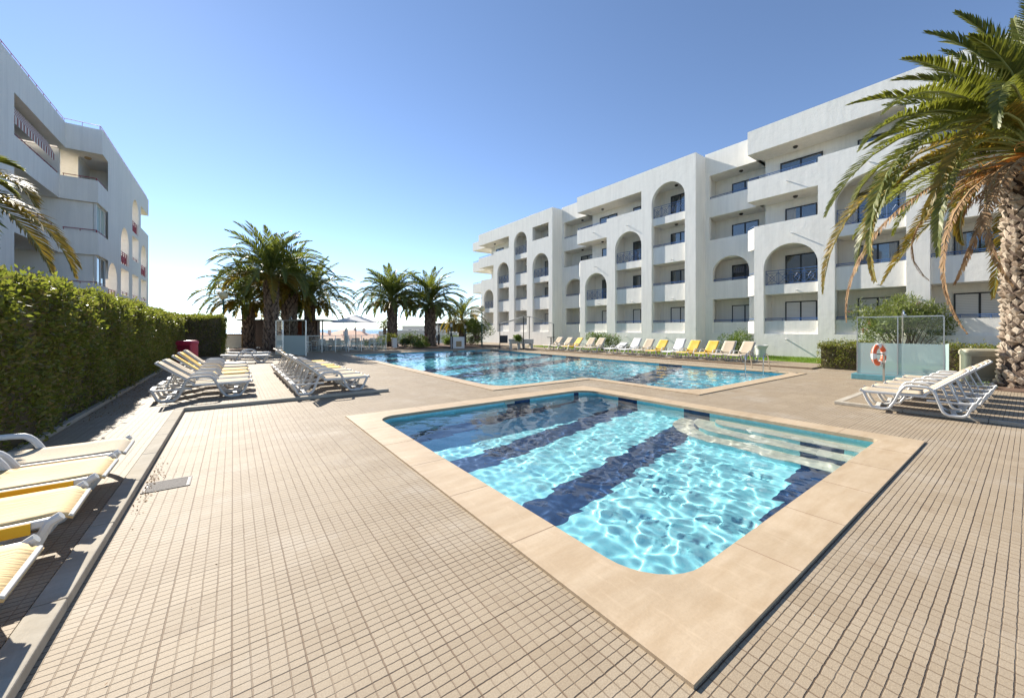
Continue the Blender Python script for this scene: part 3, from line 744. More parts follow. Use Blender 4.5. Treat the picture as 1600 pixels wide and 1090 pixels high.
# near stretch
lwall(XN, 22.6, 24.2, 0, LR); lwall(XN, 24.2, 30.0, LO, LR)
for lv in (2, 3, 4): lwall(XN, 24.2, 29.1, LB[lv], LT[lv], .14); W2.box(XN-2.2, XN-.14, 24.2, 29.1, LB[lv], LB[lv]+.2)
lwall(XN, 24.2, 29.1, 0, 1.3)
W2.box(XN-2.4, XN-2.2, 16, 31, 0, LR); W2.box(XN-2.2, XN-.3, 24.0, 24.2, 0, LR); W2.box(XN-2.2, XN-.302, 24.2, 30.0, LO+.006, LO+.2); W2.box(XN-2.2, XN-.302, 30.3, 30.5, 0, LO)
arch(W2, XN-.3, XN, 19.6, 22.6, 8.6, 10.4, LR); lwall(XN, 19.6, 22.6, 0, 7.0); lwall(XN, 12, 19.6, 0, LR)
W2.box(XN-12, XN-2.4, 12, 31.0, 0, LR-.4)
# step forward
W2.box(XN-.3, XL, 30.0, 30.25, LO, LR); lwall(XL, 30.25, 44, LO, LR)
W2.box(XN-2.2, XL-.302, 30.252, 44, LO+.006, LO+.18)
for lv in (2, 3, 4):
    m = MB(); m.box(XN, XL, 29.1, 29.24, LB[lv], LT[lv]); m.box(XL-.14, XL, 29.24, 31.1, LB[lv], LT[lv]); m.box(XN-2.2, XL-.14, 29.24, 31.1, LB[lv], LB[lv]+.2)
    part(m, 'parapet', M['stucco_l'], lap, 'balcony parapet stepping forward at the corner')
    r = MB(); rail(r, 29.17, XN+.1, XL-.05, LT[lv], .13, 'x'); rail(r, XL-.07, 29.2, 30.9, LT[lv], .13); part(r, 'railing', M['red'], lap)
r = MB(); rail(r, XN-.07, 24.25, 29.1, LT[4], .13); part(r, 'railing', M['red'], lap)
r = MB(); rail(r, XN-.07, 25.0, 28.4, LT[3], .13); part(r, 'railing', M['red'], lap)
r = MB(); rail(r, XN-.07, 24.3, 28.4, LT[2], .13); part(r, 'railing', M['red'], lap)
r = MB()
rail(r, XN-.1, 12, 30.0, LR, .24, r=.014); rail(r, 30.1, XN-.1, XL-.1, LR, .24, 'x', r=.014); rail(r, XL-.1, 30.1, 43.9, LR, .24, r=.014)
part(r, 'railing', M['red'], lap, 'thin red railing round the flat roof')
# glazed balcony enclosures under the fourth and third floor parapets
for z0, z1, gl in ((6.63, 8.2, 1), (3.9, 5.45, 0)):
    W2.box(XN-2.19, XL-.22, 29.3, 29.36, z0+.001, z1-.001)
    f = MB(); f.box(XL-.2, XL-.1, 29.3, 29.42, z0, z1); f.box(XL-.16, XL-.12, 30.2, 30.28, z0, z1); f.box(XL-.16, XL-.12, 29.42, 31.1, z1-.08, z1); f.box(XL-.2, XL-.1, 31.0, 31.1, z0, z1)
    fo = part(f, 'window', M['pot'], lap, 'glazed balcony enclosure with white frame')
    q = MB(); q.add([(XL-.15,29.42,z0),(XL-.15,31.0,z0),(XL-.15,31.0,z1-.08),(XL-.15,29.42,z1-.08)], [(0,1,2,3)]); part(q, 'pane', M['pane'] if not gl else M['frost'], fo)
for z0 in (9.36-1.0+.2, 8.4-2.73, 8.4-5.46):
    window(lap, XN-2.15, 0,0.01,0,0.01) if False else None
wn = MB(); wn.box(XN-2.2, XN-2.15, 27.3, 28.6, 8.5, 10.4); part(wn, 'window', M['frame'], lap)
wn = MB(); wn.box(XN-2.2, XN-2.15, 25.0, 28.6, 3.0, 4.9); part(wn, 'window', M['frame'], lap)
aw = MB(); aw.add([(XN-.35,24.3,10.9),(XN-.35,29.0,10.9),(XN-.12,29.0,10.30),(XN-.12,24.3,10.30),(XN-.12,29.0,9.98),(XN-.12,24.3,9.98)], [(0,1,2,3),(3,2,4,5)])
part(aw, 'awning', M['awning'], lap, 'red and white striped awning')
for (x, y) in ((-6.5, 31.0), (-7.9, 29.0)):
    m = MB(); m.lathe([(0,LO),(.14,LO),(.14,LO-.06),(.08,LO-.1),(0,LO-.1)], (x, y), 12); part(m, 'ceiling_light', M['plaque'], lap)
# open gallery with rising arches; one can see the sky through it
G0 = 31.1
bays_l = [(31.1, 33.2, 2), (34.2, 36.5, 3), (37.6, 39.8, 4), (40.7, 43.1, 3)]
TK = 1.15
def gw(y0, y1, z0, z1): W2.box(XL-TK, XL, y0, y1, z0, z1)
LA = {2: 5.45, 3: 8.2, 4: 10.95}
prev = None
gw(33.2, 34.2, 0, LR-1.33); gw(36.5, 37.6, 0, LO); gw(39.8, 40.7, 0, LO); gw(43.1, 43.97, 0, 9.4)
for i, (a, b, top) in enumerate(bays_l):
    gw(a, b, 0, .4)
    for lv in range(1, top+1):
        if lv == top:
            za = LA[top]; zs = za-(b-a)/2
            if top == 4: arch(W2, XL-TK, XL, a, b, zs, za, LO)
            elif i == 3: arch(W2, XL-TK, XL, a, b, zs, za, 9.4)
            else: arch(W2, XL-TK, XL, a, b, zs, za, LO)
            if lv > 1: gw(a, b, LB[lv], LB[lv]+.3)
            r = MB(); xrail(r, XL-.12, a+.03, b-.03, LB[lv]+.3, .86, .026); part(r, 'railing', M['red'], lap, 'dark red railing with crossed bars under an arch')
        else:
            gw(a, b, LB[lv], LT[lv]-.15) if lv > 1 else None
            r = MB(); rail(r, XL-.12, a, b, LT[lv]-.05, .16); part(r, 'railing', M['red'], lap)
W2.build('wall', M['stucco_l'], lap)
cb = MB(); pa, pb_ = np.array((-6.5, 45.0, 3.8)), np.array((2.0, 33.0, 3.9))
cb.tube([pa+(pb_-pa)*t_+np.array((0,0,-.25*4*t_*(1-t_))) for t_ in np.linspace(0,1,12)], .012, 5)
tag(cb.build('overhead_cable', M['wire']), 'thin cable sagging from the left building towards the palms', 'cable')
# ================================================================== VEGETATION
def norm(a): return a/(np.linalg.norm(a, axis=-1, keepdims=True)+1e-9)
class Leaves:
    def __init__(s): s.V = []; s.F = []; s.n = 0
    def diamonds(s, P, D, Wd, ln, wd, fold=.0):
        """P base (n,3), D direction, Wd width direction, ln, wd (n,)"""
        n = len(P); Wd = norm(Wd-D*(Wd*D).sum(1, keepdims=True))
        mid = P+D*(ln*.5)[:,None]
        V = np.stack([P, mid+Wd*(wd*.5)[:,None], P+D*ln[:,None], mid-Wd*(wd*.5)[:,None]], 1).reshape(-1,3)
        F = (np.arange(n)*4)[:,None]+np.array([0,1,2,3]); s.V.append(V); s.F.append(F+s.n); s.n += len(V)
    def mesh(s, name, mat, parent=None):
        V = np.concatenate(s.V); F = np.concatenate(s.F)
        me = bpy.data.meshes.new(name); me.vertices.add(len(V)); me.vertices.foreach_set('co', V.astype(np.float32).ravel())
        me.loops.add(F.size); me.loops.foreach_set('vertex_index', F.astype(np.int32).ravel()); me.polygons.add(len(F))
        me.polygons.foreach_set('loop_start', np.arange(len(F), dtype=np.int32)*F.shape[1]); me.update(calc_edges=True); me.validate()
        me.materials.append(mat); o = bpy.data.objects.new(name, me); COL.objects.link(o)
        if parent: o.parent = parent
        return o
def frond_curve(e0, bend, Lf, n=26, p=1.25):
    s_ = np.linspace(0, 1, n); e = e0-bend*s_**p
    ds = Lf/(n-1); r = np.concatenate([[0], np.cumsum(np.cos((e[1:]+e[:-1])/2))*ds]); z = np.concatenate([[0], np.cumsum(np.sin((e[1:]+e[:-1])/2))*ds])
    return s_, e, r, z
def fit(r_t, z_t, slack):
    Lf = math.hypot(r_t, z_t)*slack; best = None
    for e0 in np.linspace(-1.5, 1.55, 50):
        for b in np.linspace(0, 3.0, 46):
            _, _, r, z = frond_curve(e0, b, Lf, 12); q = (r[-1]-r_t)**2+(z[-1]-z_t)**2
            if best is None or q < best[0]: best = (q, e0, b)
    return best[1], best[2], Lf
def frond(LV, RB, origin, az, e0, bend, Lf, rs, nl=60, ll=.5, lw=.03, vee=.45, droop=.35, stub=.14, flop=0, twist=0., thick=.035):
    s_, e, r, z = frond_curve(e0, bend, Lf)
    ca, sa = math.cos(az), math.sin(az); H = np.array((ca, sa, 0)); S = np.array((-sa, ca, 0)); Z = np.array((0,0,1.))
    side = rs.normal(0, .10)*Lf
    P = origin+np.outer(r, H)+np.outer(z, Z)+np.outer(s_**2*side, S)
    T = norm(np.gradient(P, axis=0)); S2 = norm(np.tile(S, (len(P),1))-T*(T@S)[:,None])
    Nn = np.cross(T, S2); Nn = Nn*np.sign((Nn*(np.outer(-np.sin(e), H)+np.outer(np.cos(e), Z))).sum(1))[:,None]
    if twist:
        S3 = S2*math.cos(twist)+Nn*math.sin(twist); Nn = Nn*math.cos(twist)-S2*math.sin(twist); S2 = S3
    RB.tube(P[::3] if len(P) % 3 == 1 else np.concatenate([P[::3], P[-1:]]), np.linspace(thick, .006, len(P[::3])+(0 if len(P) % 3 == 1 else 1)), 5)
    t = np.repeat(np.linspace(stub, .995, nl), 2); sg = np.tile([1,-1], nl); t = np.clip(t+rs.uniform(-.4,.4,len(t))/nl, 0, .999)
    f = t*(len(P)-1); i = f.astype(int); w_ = (f-i)[:,None]
    base = P[i]*(1-w_)+P[np.minimum(i+1, len(P)-1)]*w_; tt = T[i]; ss = S2[i]*sg[:,None]; nn = Nn[i]
    prof = np.clip(np.sin(np.pi*np.clip(.14+t*.82, 0, 1))**.7, .22, 1)*np.where(t < stub+.12, .35+5*(t-stub), 1)
    ln = ll*prof*rs.uniform(.82,1.1,len(t)); al = np.interp(t, [0,.5,1], [1.15,.90,.40])+rs.normal(0,.07,len(t))
    D = tt*np.cos(al)[:,None]+ss*(np.sin(al)*math.cos(vee))[:,None]+nn*(np.sin(al)*math.sin(vee)*rs.uniform(.4,1.3,len(t)))[:,None]
    if flop: D = D-Z*flop*rs.uniform(.5,1.3,len(t))[:,None]
    D = norm(D); D2 = norm(D-Z*droop*rs.uniform(.4,1.5,len(t))[:,None]+tt*.25)
    Wd = norm(np.cross(D, nn)); Wd = norm(tt-D*(tt*D).sum(1, keepdims=True)) if not flop else Wd
    wd = lw*rs.uniform(.8,1.15,len(t))
    mid = base+D*(ln*.55)[:,None]; tip = mid+D2*(ln*.5)[:,None]
    n = len(t); a = Wd*(wd*.32)[:,None]; b = Wd*(wd*.5)[:,None]
    V = np.stack([base-a, base+a, mid+b, tip, mid-b], 1).reshape(-1,3)
    F = (np.arange(n)*5)[:,None]+np.array([0,1,2,3,4]); LV.V.append(V); LV.F.append(F+LV.n); LV.n += len(V)
def trunk(parent, x, y, z1, r0, r1, pitch, nar, mat, depth=.07, core=None, lean=(0,0)):
    m = MB(); n = 14
    rp = lambda h: r0+(r1-r0)*h+(.22*r0*math.exp(-h*9))+.10*r1*math.exp(-((h-1)/.12)**2)
    m.lathe([(rp(h)-.02, z1*h) for h in np.linspace(0,1,n)], (x, y), 18)
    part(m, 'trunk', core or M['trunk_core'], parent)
    rs = np.random.RandomState(int(abs(x*100))+7); V = []; F = []
    rows = int(z1/pitch)
    for i in range(rows+1):
        zc = i*pitch
        for j in range(nar):
            a = 2*math.pi*(j+(.5 if i % 2 else 0)+rs.uniform(-.24,.24))/nar; rr = rp(min(1, zc/z1)); da = math.pi/nar*rs.uniform(.62,1.12); dz = pitch*rs.uniform(.65,1.25)
            zc2 = zc+rs.uniform(-.3,.3)*pitch
            dd = depth*rs.uniform(.25,1.5)
            def pt(da_, dz_, dr): return (x+(rr+dr)*math.cos(a+da_), y+(rr+dr)*math.sin(a+da_), max(0, zc2+dz_))
            b = len(V)
            V += [pt(0,-dz,-.01), pt(da,0,-.01), pt(0,dz*.9,.02), pt(-da,0,-.01), pt(.25*da*rs.uniform(-1,1),dz*.55,dd), pt(.5*da,.25*dz,dd*.8), pt(-.5*da,.25*dz,dd*.8)]
            F += [(b,b+1,b+5), (b+1,b+2,b+5), (b+2,b+4,b+5), (b+2,b+6,b+4), (b+2,b+3,b+6), (b+3,b,b+6), (b,b+5,b+4), (b,b+4,b+6)]
    o = npmesh('leaf_bases', V, F, mat, parent); return o
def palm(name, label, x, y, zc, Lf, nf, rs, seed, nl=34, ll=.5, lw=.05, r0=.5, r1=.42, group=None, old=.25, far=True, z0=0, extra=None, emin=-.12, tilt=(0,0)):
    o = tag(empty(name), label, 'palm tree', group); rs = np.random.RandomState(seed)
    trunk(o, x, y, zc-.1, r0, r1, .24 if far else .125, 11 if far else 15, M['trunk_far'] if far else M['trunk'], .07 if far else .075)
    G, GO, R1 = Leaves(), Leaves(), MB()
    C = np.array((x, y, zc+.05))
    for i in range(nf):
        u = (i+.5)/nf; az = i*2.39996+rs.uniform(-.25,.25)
        e0 = 1.5-(1.5-emin)*u**1.05+rs.normal(0,.09); bend = .75+1.05*math.sin(math.pi*min(1,u*.9))+rs.uniform(-.15,.25)
        if e0 < .1: bend = max(.5, bend-.35)
        l_ = Lf*(.70+.34*math.sin(math.pi*(.15+.75*u)))*rs.uniform(.88,1.08)*(1 if u < .68 else 1-1.5*(u-.68))
        org = C+np.array((math.cos(az), math.sin(az), 0))*.16*u+np.array((0,0,.35*(1-u)))
        tgt = GO if (u > 1-old and rs.rand() < .75) else G
        frond(tgt, R1, org, az, e0, bend, l_, rs, int(nl*1.3), ll, lw*1.0, thick=.03, droop=.18, twist=rs.normal(0,.25))
    c = G.mesh('crown', M['palm_far'] if far else M['palm'], o)
    if GO.V: q = GO.mesh('old_fronds', M['palm_old'], o); q['label'] = 'yellowing lower fronds'
    part(R1, 'frond_stems', M['rachis'], o)
    return o, C
GPB = 'date palms by the pool bar'
def P_(px, d, py): return at(px, d, py)
x, y, z = P_(424, 27, 444)
palm('palm_tree', 'tallest date palm of the left clump, thick trunk directly left of the glass shower screen', x, y, z+.3, 4.3, 74, None, 31, nl=40, ll=.62, lw=.06, r0=.44, r1=.42, group=GPB)
x, y, z = P_(452, 30.5, 458)
palm('palm_tree', 'date palm just behind and right of the tallest palm, trunk above the kiosk roof', x, y, z, 4.2, 64, None, 32, nl=34, ll=.62, lw=.065, r0=.5, r1=.54, group=GPB)
x, y, z = P_(484, 33, 478)
palm('palm_tree', 'shorter yellowing date palm at the right end of the kiosk roof', x, y, z+.2, 4.5, 60, None, 33, nl=34, ll=.6, lw=.065, r0=.38, r1=.42, group=GPB, old=.5)
x, y, z = P_(388, 31, 480)
palm('palm_tree', 'low date palm behind the brown kiosk at the left end of the clump', x, y, z+.3, 4.2, 60, None, 34, nl=34, ll=.6, lw=.065, r0=.42, r1=.42, group=GPB, old=.4)
G2 = 'pair of date palms beyond the pool'
x, y, z = P_(613, 33, 478)
palm('palm_tree', 'left one of the two dark date palms beyond the large pool', x, y, z+.25, 3.6, 66, None, 35, nl=36, ll=.55, lw=.06, r0=.38, r1=.40, group=G2, old=.12)
x, y, z = P_(672, 34, 486)
palm('palm_tree', 'right one of the two date palms beyond the large pool, behind the flower bed', x, y, z+.4, 3.8, 66, None, 36, nl=36, ll=.55, lw=.06, r0=.46, r1=.46, group=G2, old=.12)
x, y, z = P_(722, 37, 505)
palm('palm_tree', 'small yellowish palm with a short trunk beside the leafy tree near the apartments', x, y, z+.1, 2.9, 40, None, 37, nl=28, ll=.45, lw=.06, r0=.3, r1=.3, old=.6, emin=-.5)
x, y, z = P_(601, 60, 512)
palm('palm_tree', 'tiny distant palm between the parasol and the left dark palm', x, y, z+.1, 1.4, 26, None, 38, nl=14, ll=.3, lw=.06, r0=.2, r1=.2, old=.1)
# ---- the big palm on the right, near the camera
bpn = tag(empty('palm_tree'), 'large date palm with diamond patterned trunk at the right edge, beside the loungers', 'palm tree')
CXp, CYp, CZp = 16.28, -.02, 6.05
trunk(bpn, CXp, CYp, 5.75, .47, .44, .118, 13, M['trunk'], .085)
rs = np.random.RandomState(77); C = np.array((CXp, CYp, CZp)); R_ = np.array((RV[0], RV[1], 0)); F_ = np.array((FV[0], FV[1], 0))
G, GO, GD, R1, RD = Leaves(), Leaves(), Leaves(), MB(), MB()
def tipfrond(tgt, stems, px, py, dd, slack, nl=135, ll=.50, lw=.040, org=(0,0,0), **k):
    d = float(CXp*FV[0]+CYp*FV[1])+dd
    T = np.array(at(px, d, py)); O = C+np.array(org); v = T-O; r_ = math.hypot(v[0], v[1]); az = math.atan2(v[1], v[0])
    e0, b, Lf = fit(r_, v[2], slack); k.setdefault('droop', .15); frond(tgt, stems, O, az, e0, b, Lf, rs, nl, ll, lw, **k)
for (px, py, dd, sl) in ((1492,22,.4,1.03),(1478,70,1.6,1.06),(1392,102,-.2,1.04),(1396,128,1.4,1.06),(1342,156,.5,1.06),(1347,190,-1.0,1.08),(1308,258,0,1.12),(1325,330,-.7,1.14),(1372,330,1.4,1.14),(1560,40,-.6,1.1),(1640,10,.3,1.05),(1600,-20,1.5,1.05),(1350,225,2.2,1.1),(1545,200,-1.8,1.25),(1440,60,.9,1.05),(1420,180,.8,1.08),(1370,215,-.4,1.08)):
    tipfrond(G, R1, px, py, dd, sl)
for (px, py, dd, sl) in ((1303,455,.3,1.16),(1338,400,-1.0,1.18),(1420,365,-1.6,1.2),(1395,300,1.2,1.15),(1472,400,-1.2,1.2),(1500,380,1.8,1.2),(1560,330,-1.8,1.3),(1318,340,.9,1.16),(1350,420,1.0,1.16)):
    tipfrond(GO if rs.rand() < .6 else G, R1, px, py, dd, sl, ll=.42)
tipfrond(GO, R1, 1312, 440, -.4, 1.18, ll=.46)
for (px, py, dd, sl, l_) in ((1398,505,.2,1.22,.26),(1502,522,-.3,1.25,.20),(1530,450,-.6,1.25,.28),(1592,440,-1.0,1.3,.28),(1640,450,-.8,1.3,.3),(1450,440,1.5,1.25,.28)):
    tipfrond(GD, RD, px, py, dd, sl, nl=90, ll=l_, lw=.03, org=(0,0,-.3), flop=.7, vee=.1, droop=.8)
for i in range(46):      # the rest of the crown, turned away from the pool or upwards
    u = (i+.5)/46; az = i*2.39996
    if -1.0 < math.atan2(math.sin(az-math.atan2(-R_[1],-R_[0])), math.cos(az-math.atan2(-R_[1],-R_[0]))) < 1.0 and u > .2: continue
    e0 = 1.45-2.0*u+rs.normal(0,.1); frond(GO if u > .75 else G, R1, C+np.array((math.cos(az), math.sin(az), 0))*.2*u, az, e0, .6+.8*math.sin(math.pi*u), 4.3*(.8+.2*u), rs, 72, .45, .036, twist=rs.normal(0,.2))
for i in range(22):      # short dry stubs round the neck
    az = rs.uniform(0, 2*np.pi); frond(GD, RD, C+np.array((math.cos(az)*.35, math.sin(az)*.35, -.35-rs.uniform(0,.4))), az, rs.uniform(-.6,.3), rs.uniform(1.2,2.0), rs.uniform(.7,1.5), rs, 26, .22, .03, flop=.8, vee=.1, droop=.7)
G.mesh('crown', M['palm'], bpn); q = GO.mesh('old_fronds', M['palm_old'], bpn); q['label'] = 'yellowing lower fronds'
q = GD.mesh('dead_fronds', M['palm_dead'], bpn); q['label'] = 'dry brown hanging fronds'
part(R1, 'frond_stems', M['rachis'], bpn); part(RD, 'dead_frond_stems', M['rachis_dead'], bpn)
fr = MB()
for i in range(60):
    az = rs.uniform(0, 2*np.pi); l_ = rs.uniform(.7,1.5); e0 = rs.uniform(-.1,.7)
    s_, e, r, z = frond_curve(e0, rs.uniform(.8,1.6), l_, 8); P = C+np.outer(r, (math.cos(az), math.sin(az), 0))+np.outer(z, (0,0,1))+np.array((0,0,-.12))
    fr.tube(P, np.linspace(.016,.007,8), 4)
    for q in range(5, 8):
        for kk in range(3): a = P[q]; b_ = a+rs.normal(0,.12,3)+np.array((0,0,-.05)); fr.tube([a, b_], .006, 3, cap=False)
part(fr, 'fruit_stalks', M['fruit'], bpn)
# ---- palm reaching in from the left
lp = tag(empty('palm_tree'), 'date palm reaching in from the left edge above the hedge, only its frond tips seen', 'palm tree')
dL = 7.8; cx_, cy_, cz_ = at(-150, dL, 262); trunk(lp, cx_, cy_, cz_-.2, .45, .42, .2, 11, M['trunk'], .07)
C = np.array((cx_, cy_, cz_)); G, GO, R1 = Leaves(), Leaves(), MB(); rs = np.random.RandomState(55)
for (px, py, d, sl, old) in ((90,332,8.3,1.07,1),(136,432,8.6,1.05,1),(86,424,8.0,1.05,1),(24,305,8.8,1.1,0),(112,415,9.0,1.05,1),(-20,440,7.4,1.2,0),(-60,130,8,1.1,0),(30,262,8.8,1.06,0)):
    T = np.array(at(px, d, py)); v = T-C; r_ = math.hypot(v[0], v[1]); e0, b, Lf = fit(r_, v[2], sl)
    frond(GO if old else G, R1, C, math.atan2(v[1], v[0]), e0, b, Lf, rs, 80, .50, .04)
for i in range(26):
    az = i*2.4
    if math.cos(az-math.atan2(T[1]-cy_, T[0]-cx_)) > -.2 and math.cos(az) > .1: continue
    frond(G, R1, C, az, 1.4-1.8*i/26, 1.1, 3.6, rs, 60, .45, .045)
G.mesh('crown', M['palm'], lp); q = GO.mesh('old_fronds', M['palm_old'], lp); q['label'] = 'yellow green fronds'; part(R1, 'frond_stems', M['rachis'], lp)

# ---- hedges
def leafcloud(LV, P, Nrm, ln, wd, rs, up=.3):
    n = len(P); D = norm(Nrm*.7+rs.normal(0,.75,(n,3))+np.array((0,0,up))); Wd = norm(rs.normal(0,1,(n,3)))
    LV.diamonds(P, D, Wd, ln*rs.uniform(.6,1.25,n), wd*rs.uniform(.7,1.2,n))
def bumpf(a, b, seed):
    return .07*np.sin(a*2.1+seed)*np.cos(b*2.7+seed*2)+.06*np.sin(a*5.3+b*3.1+seed)*np.cos(a*1.3)+.05*np.cos(b*7.1-a*4.4)*np.sin(b*3.3+a)
def hedge(name, label, x0, x1, y0, y1, ztop, dens, ln, wd, seed, faces='SWET', mat='hedge', sparse_low=True, z0=.05, core_in=.10, group=None):
    """ztop: function of y or number"""
    o = tag(empty(name), label, 'hedge', group); rs = np.random.RandomState(seed); LV = Leaves()
    zt = ztop if callable(ztop) else (lambda y_: np.full_like(np.asarray(y_, float), ztop))
    def shell(P, Nn, a, b):
        off = bumpf(a, b, seed)+rs.uniform(-.15,.05,len(P))+np.where(rs.rand(len(P)) < .07, rs.uniform(0,.14,len(P)), 0)
        leafcloud(LV, P+Nn*off[:,None], Nn, ln*np.ones(len(P)), wd*np.ones(len(P)), rs)
    zm = float(np.max(zt(np.array([y0,y1]))))
    for f in faces:
        if f == 'E' or f == 'W':
            n = int((y1-y0)*zm*dens); Y = rs.uniform(y0,y1,n); Zc = rs.uniform(z0,1,n)**(.9)*zt(Y)
            if sparse_low: 
                keep = rs.rand(n) < np.clip(.45+Zc/zt(Y)*1.2, 0, 1); Y, Zc = Y[keep], Zc[keep]; n = len(Y)
            X = np.full(n, x1 if f == 'E' else x0); Nn = np.tile((1. if f == 'E' else -1., 0, 0), (n,1)); shell(np.stack([X,Y,Zc],1), Nn, Y, Zc)
        elif f in 'SN':
            n = int((x1-x0)*zm*dens); X = rs.uniform(x0,x1,n); yy_ = y0 if f == 'S' else y1; Zc = rs.uniform(z0,1,n)*zt(np.full(n, yy_)); Nn = np.tile((0, -1. if f == 'S' else 1., 0), (n,1)); shell(np.stack([X,np.full(n,yy_),Zc],1), Nn, X, Zc)
        else:
            n = int((x1-x0)*(y1-y0)*dens*1.1); X = rs.uniform(x0,x1,n); Y = rs.uniform(y0,y1,n); Nn = np.tile((0,0,1.), (n,1)); shell(np.stack([X,Y,zt(Y)],1), Nn, X, Y)
    LV.mesh('foliage', M[mat], o)
    m = MB(); c = core_in; n = 10
    for i in range(n):
        ya, yb = y0+c+(y1-y0-2*c)*i/n, y0+c+(y1-y0-2*c)*(i+1)/n
        m.box(x0+c, x1-c, ya, yb, 0, float(zt(np.array([(ya+yb)/2]))[0])-c*1.1)
    part(m, 'twigs', M['hedge_core'], o)
    return o
zl = lambda y_: np.interp(y_, [6.3, 9, 12, 20, 27], [2.16, 2.16, 2.16, 2.12, 2.10])+.05*np.sin(np.asarray(y_)*1.7)+.03*np.sin(np.asarray(y_)*4.3)
hedge('hedge', 'tall clipped green hedge along the left side behind the loungers', -4.0, -2.08, 6.3, 26.6, zl, 1500, .070, .034, 1, faces='ESTT')
hedge('hedge', 'dark end section of hedge behind the red bin at the foot of the palms', -4.0, -.45, 26.4, 29.0, 2.25, 800, .085, .042, 2, faces='SET', mat='hedge')
# long twigs standing proud of the near hedge
hedge('hedge', 'low clipped green hedge left of the glass shower screen on the right', 18.75, 19.75, 3.45, 5.05, .98, 1500, .06, .034, 3, faces='SWT', mat='hedge', sparse_low=False)
hedge('hedge', 'low clipped green hedge between the beige bin and the apartments', 18.75, 19.75, -2.6, 1.75, .98, 1100, .06, .034, 4, faces='SWT', mat='hedge', sparse_low=False)
def bush(name, label, cat, x, y, z0, rx, ry, rz, n, ln, wd, seed, mat='shrub', stems=True, flowers=None, group=None, lumps=7, upright=.4):
    o = tag(empty(name), label, cat, group); rs = np.random.RandomState(seed); LV = Leaves()
    cs = [(x+rs.uniform(-.55,.55)*rx, y+rs.uniform(-.55,.55)*ry, z0+rz*rs.uniform(.7,1.3), rs.uniform(.38,.62)) for _ in range(lumps)]
    for cx2, cy2, cz2, q in cs:
        k_ = n//lumps; v = norm(rs.normal(0,1,(k_,3))); rad = rs.uniform(.35,1.05,k_)**.6
        P = np.array((cx2, cy2, cz2))+v*rad[:,None]*np.array((rx*q, ry*q, rz*q*1.25)); P[:,2] = np.maximum(P[:,2], z0+.03)
        leafcloud(LV, P, v, ln*np.ones(k_), wd*np.ones(k_), rs, upright)
    LV.mesh('foliage', M[mat], o)
    if stems:
        m = MB()
        for cx2, cy2, cz2, q in cs:
            a = np.array((x+rs.uniform(-.12,.12)*rx, y+rs.uniform(-.12,.12)*ry, z0-.03)); b = np.array((cx2, cy2, cz2)); c = (a+b)/2+np.array((0,0,.1*rz))
            m.tube([a, c, b], [.03*rz+.008, .02*rz+.006, .006], 5)
        part(m, 'stems', M['bark'], o)
    if flowers:
        FL = Leaves(); k_ = flowers[1]; cc = np.array([cs[i % lumps][:3] for i in range(k_)]); v = norm(rs.normal(0,1,(k_,3))+np.array((-.2,-.2,.7)))
        P = np.repeat(cc+v*np.array((rx*.5, ry*.5, rz*.62)), 5, 0)+rs.normal(0,.03,(k_*5,3)); leafcloud(FL, P, np.repeat(v,5,0), .05*np.ones(len(P)), .04*np.ones(len(P)), rs)
        FL.mesh('flowers', M[flowers[0]], o)
    return o
bush('oleander_bush', 'round oleander bush with a few pink flowers behind the cream loungers at the wall', 'bush', *at(942, 27.5)[:2], .05, 1.15, 1.15, .75, 4200, .12, .035, 12, 'shrub', flowers=('pink', 14))
bush('oleander_bush', 'upright oleander bush behind the yellow loungers beside the white pot', 'bush', 22.9, 9.9, .05, .85, .85, .78, 3200, .12, .032, 13, 'shrub')
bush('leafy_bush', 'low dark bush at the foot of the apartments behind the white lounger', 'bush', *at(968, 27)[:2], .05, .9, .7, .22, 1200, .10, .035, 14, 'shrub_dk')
# large oleander behind the right-hand shower
ol = tag(empty('oleander_tree'), 'large oleander with many thin stems and red flowers behind the glass shower screen', 'tree')
rs = np.random.RandomState(9); LV = Leaves(); FL = Leaves(); m = MB()
ox, oy = at(1408, 16.6); Rn = np.array((RV[0], RV[1], 0)); Fn = np.array((FV[0], FV[1], 0))
for i in range(46):
    sx = rs.uniform(-1,1); sd = rs.uniform(-1,1); grp = .35 if rs.rand() > .3 else 1.0
    base = np.array((ox, oy, .05))+Rn*(.12*sx+(.75 if i % 4 == 0 else 0))+Fn*.15*sd
    hgt = rs.uniform(1.9,3.0)*(1-.28*abs(sx)**2); tip = np.array((ox, oy, .05))+Rn*(sx*1.75+.05)+Fn*sd*1.0+np.array((0,0,hgt))
    mid = base*.45+tip*.55+np.array((0,0,.12)); 
    m.tube([base, (base+mid)/2+rs.normal(0,.04,3), mid, tip], [.026,.020,.013,.005], 5)
    for k_ in range(6):
        c = mid*(1-(k_+2.2)/8)+tip*(k_+2.2)/8+rs.normal(0,.17,3); q = 40; v = norm(rs.normal(0,1,(q,3))); P = c+v*rs.uniform(.05,.24,q)[:,None]
        D = norm(v*.6+np.array((0,0,.5))+rs.normal(0,.35,(q,3))); LV.diamonds(P, D, norm(rs.normal(0,1,(q,3))), rs.uniform(.12,.19,q), rs.uniform(.026,.040,q))
    if rs.rand() < .35:
        P = tip+rs.normal(0,.05,(9,3)); leafcloud(FL, P, norm(rs.normal(0,1,(9,3))), .055*np.ones(9), .045*np.ones(9), rs)
LV.mesh('foliage', M['oleander'], ol); part(m, 'stems', M['bark'], ol); FL.mesh('flowers', M['pink'], ol)
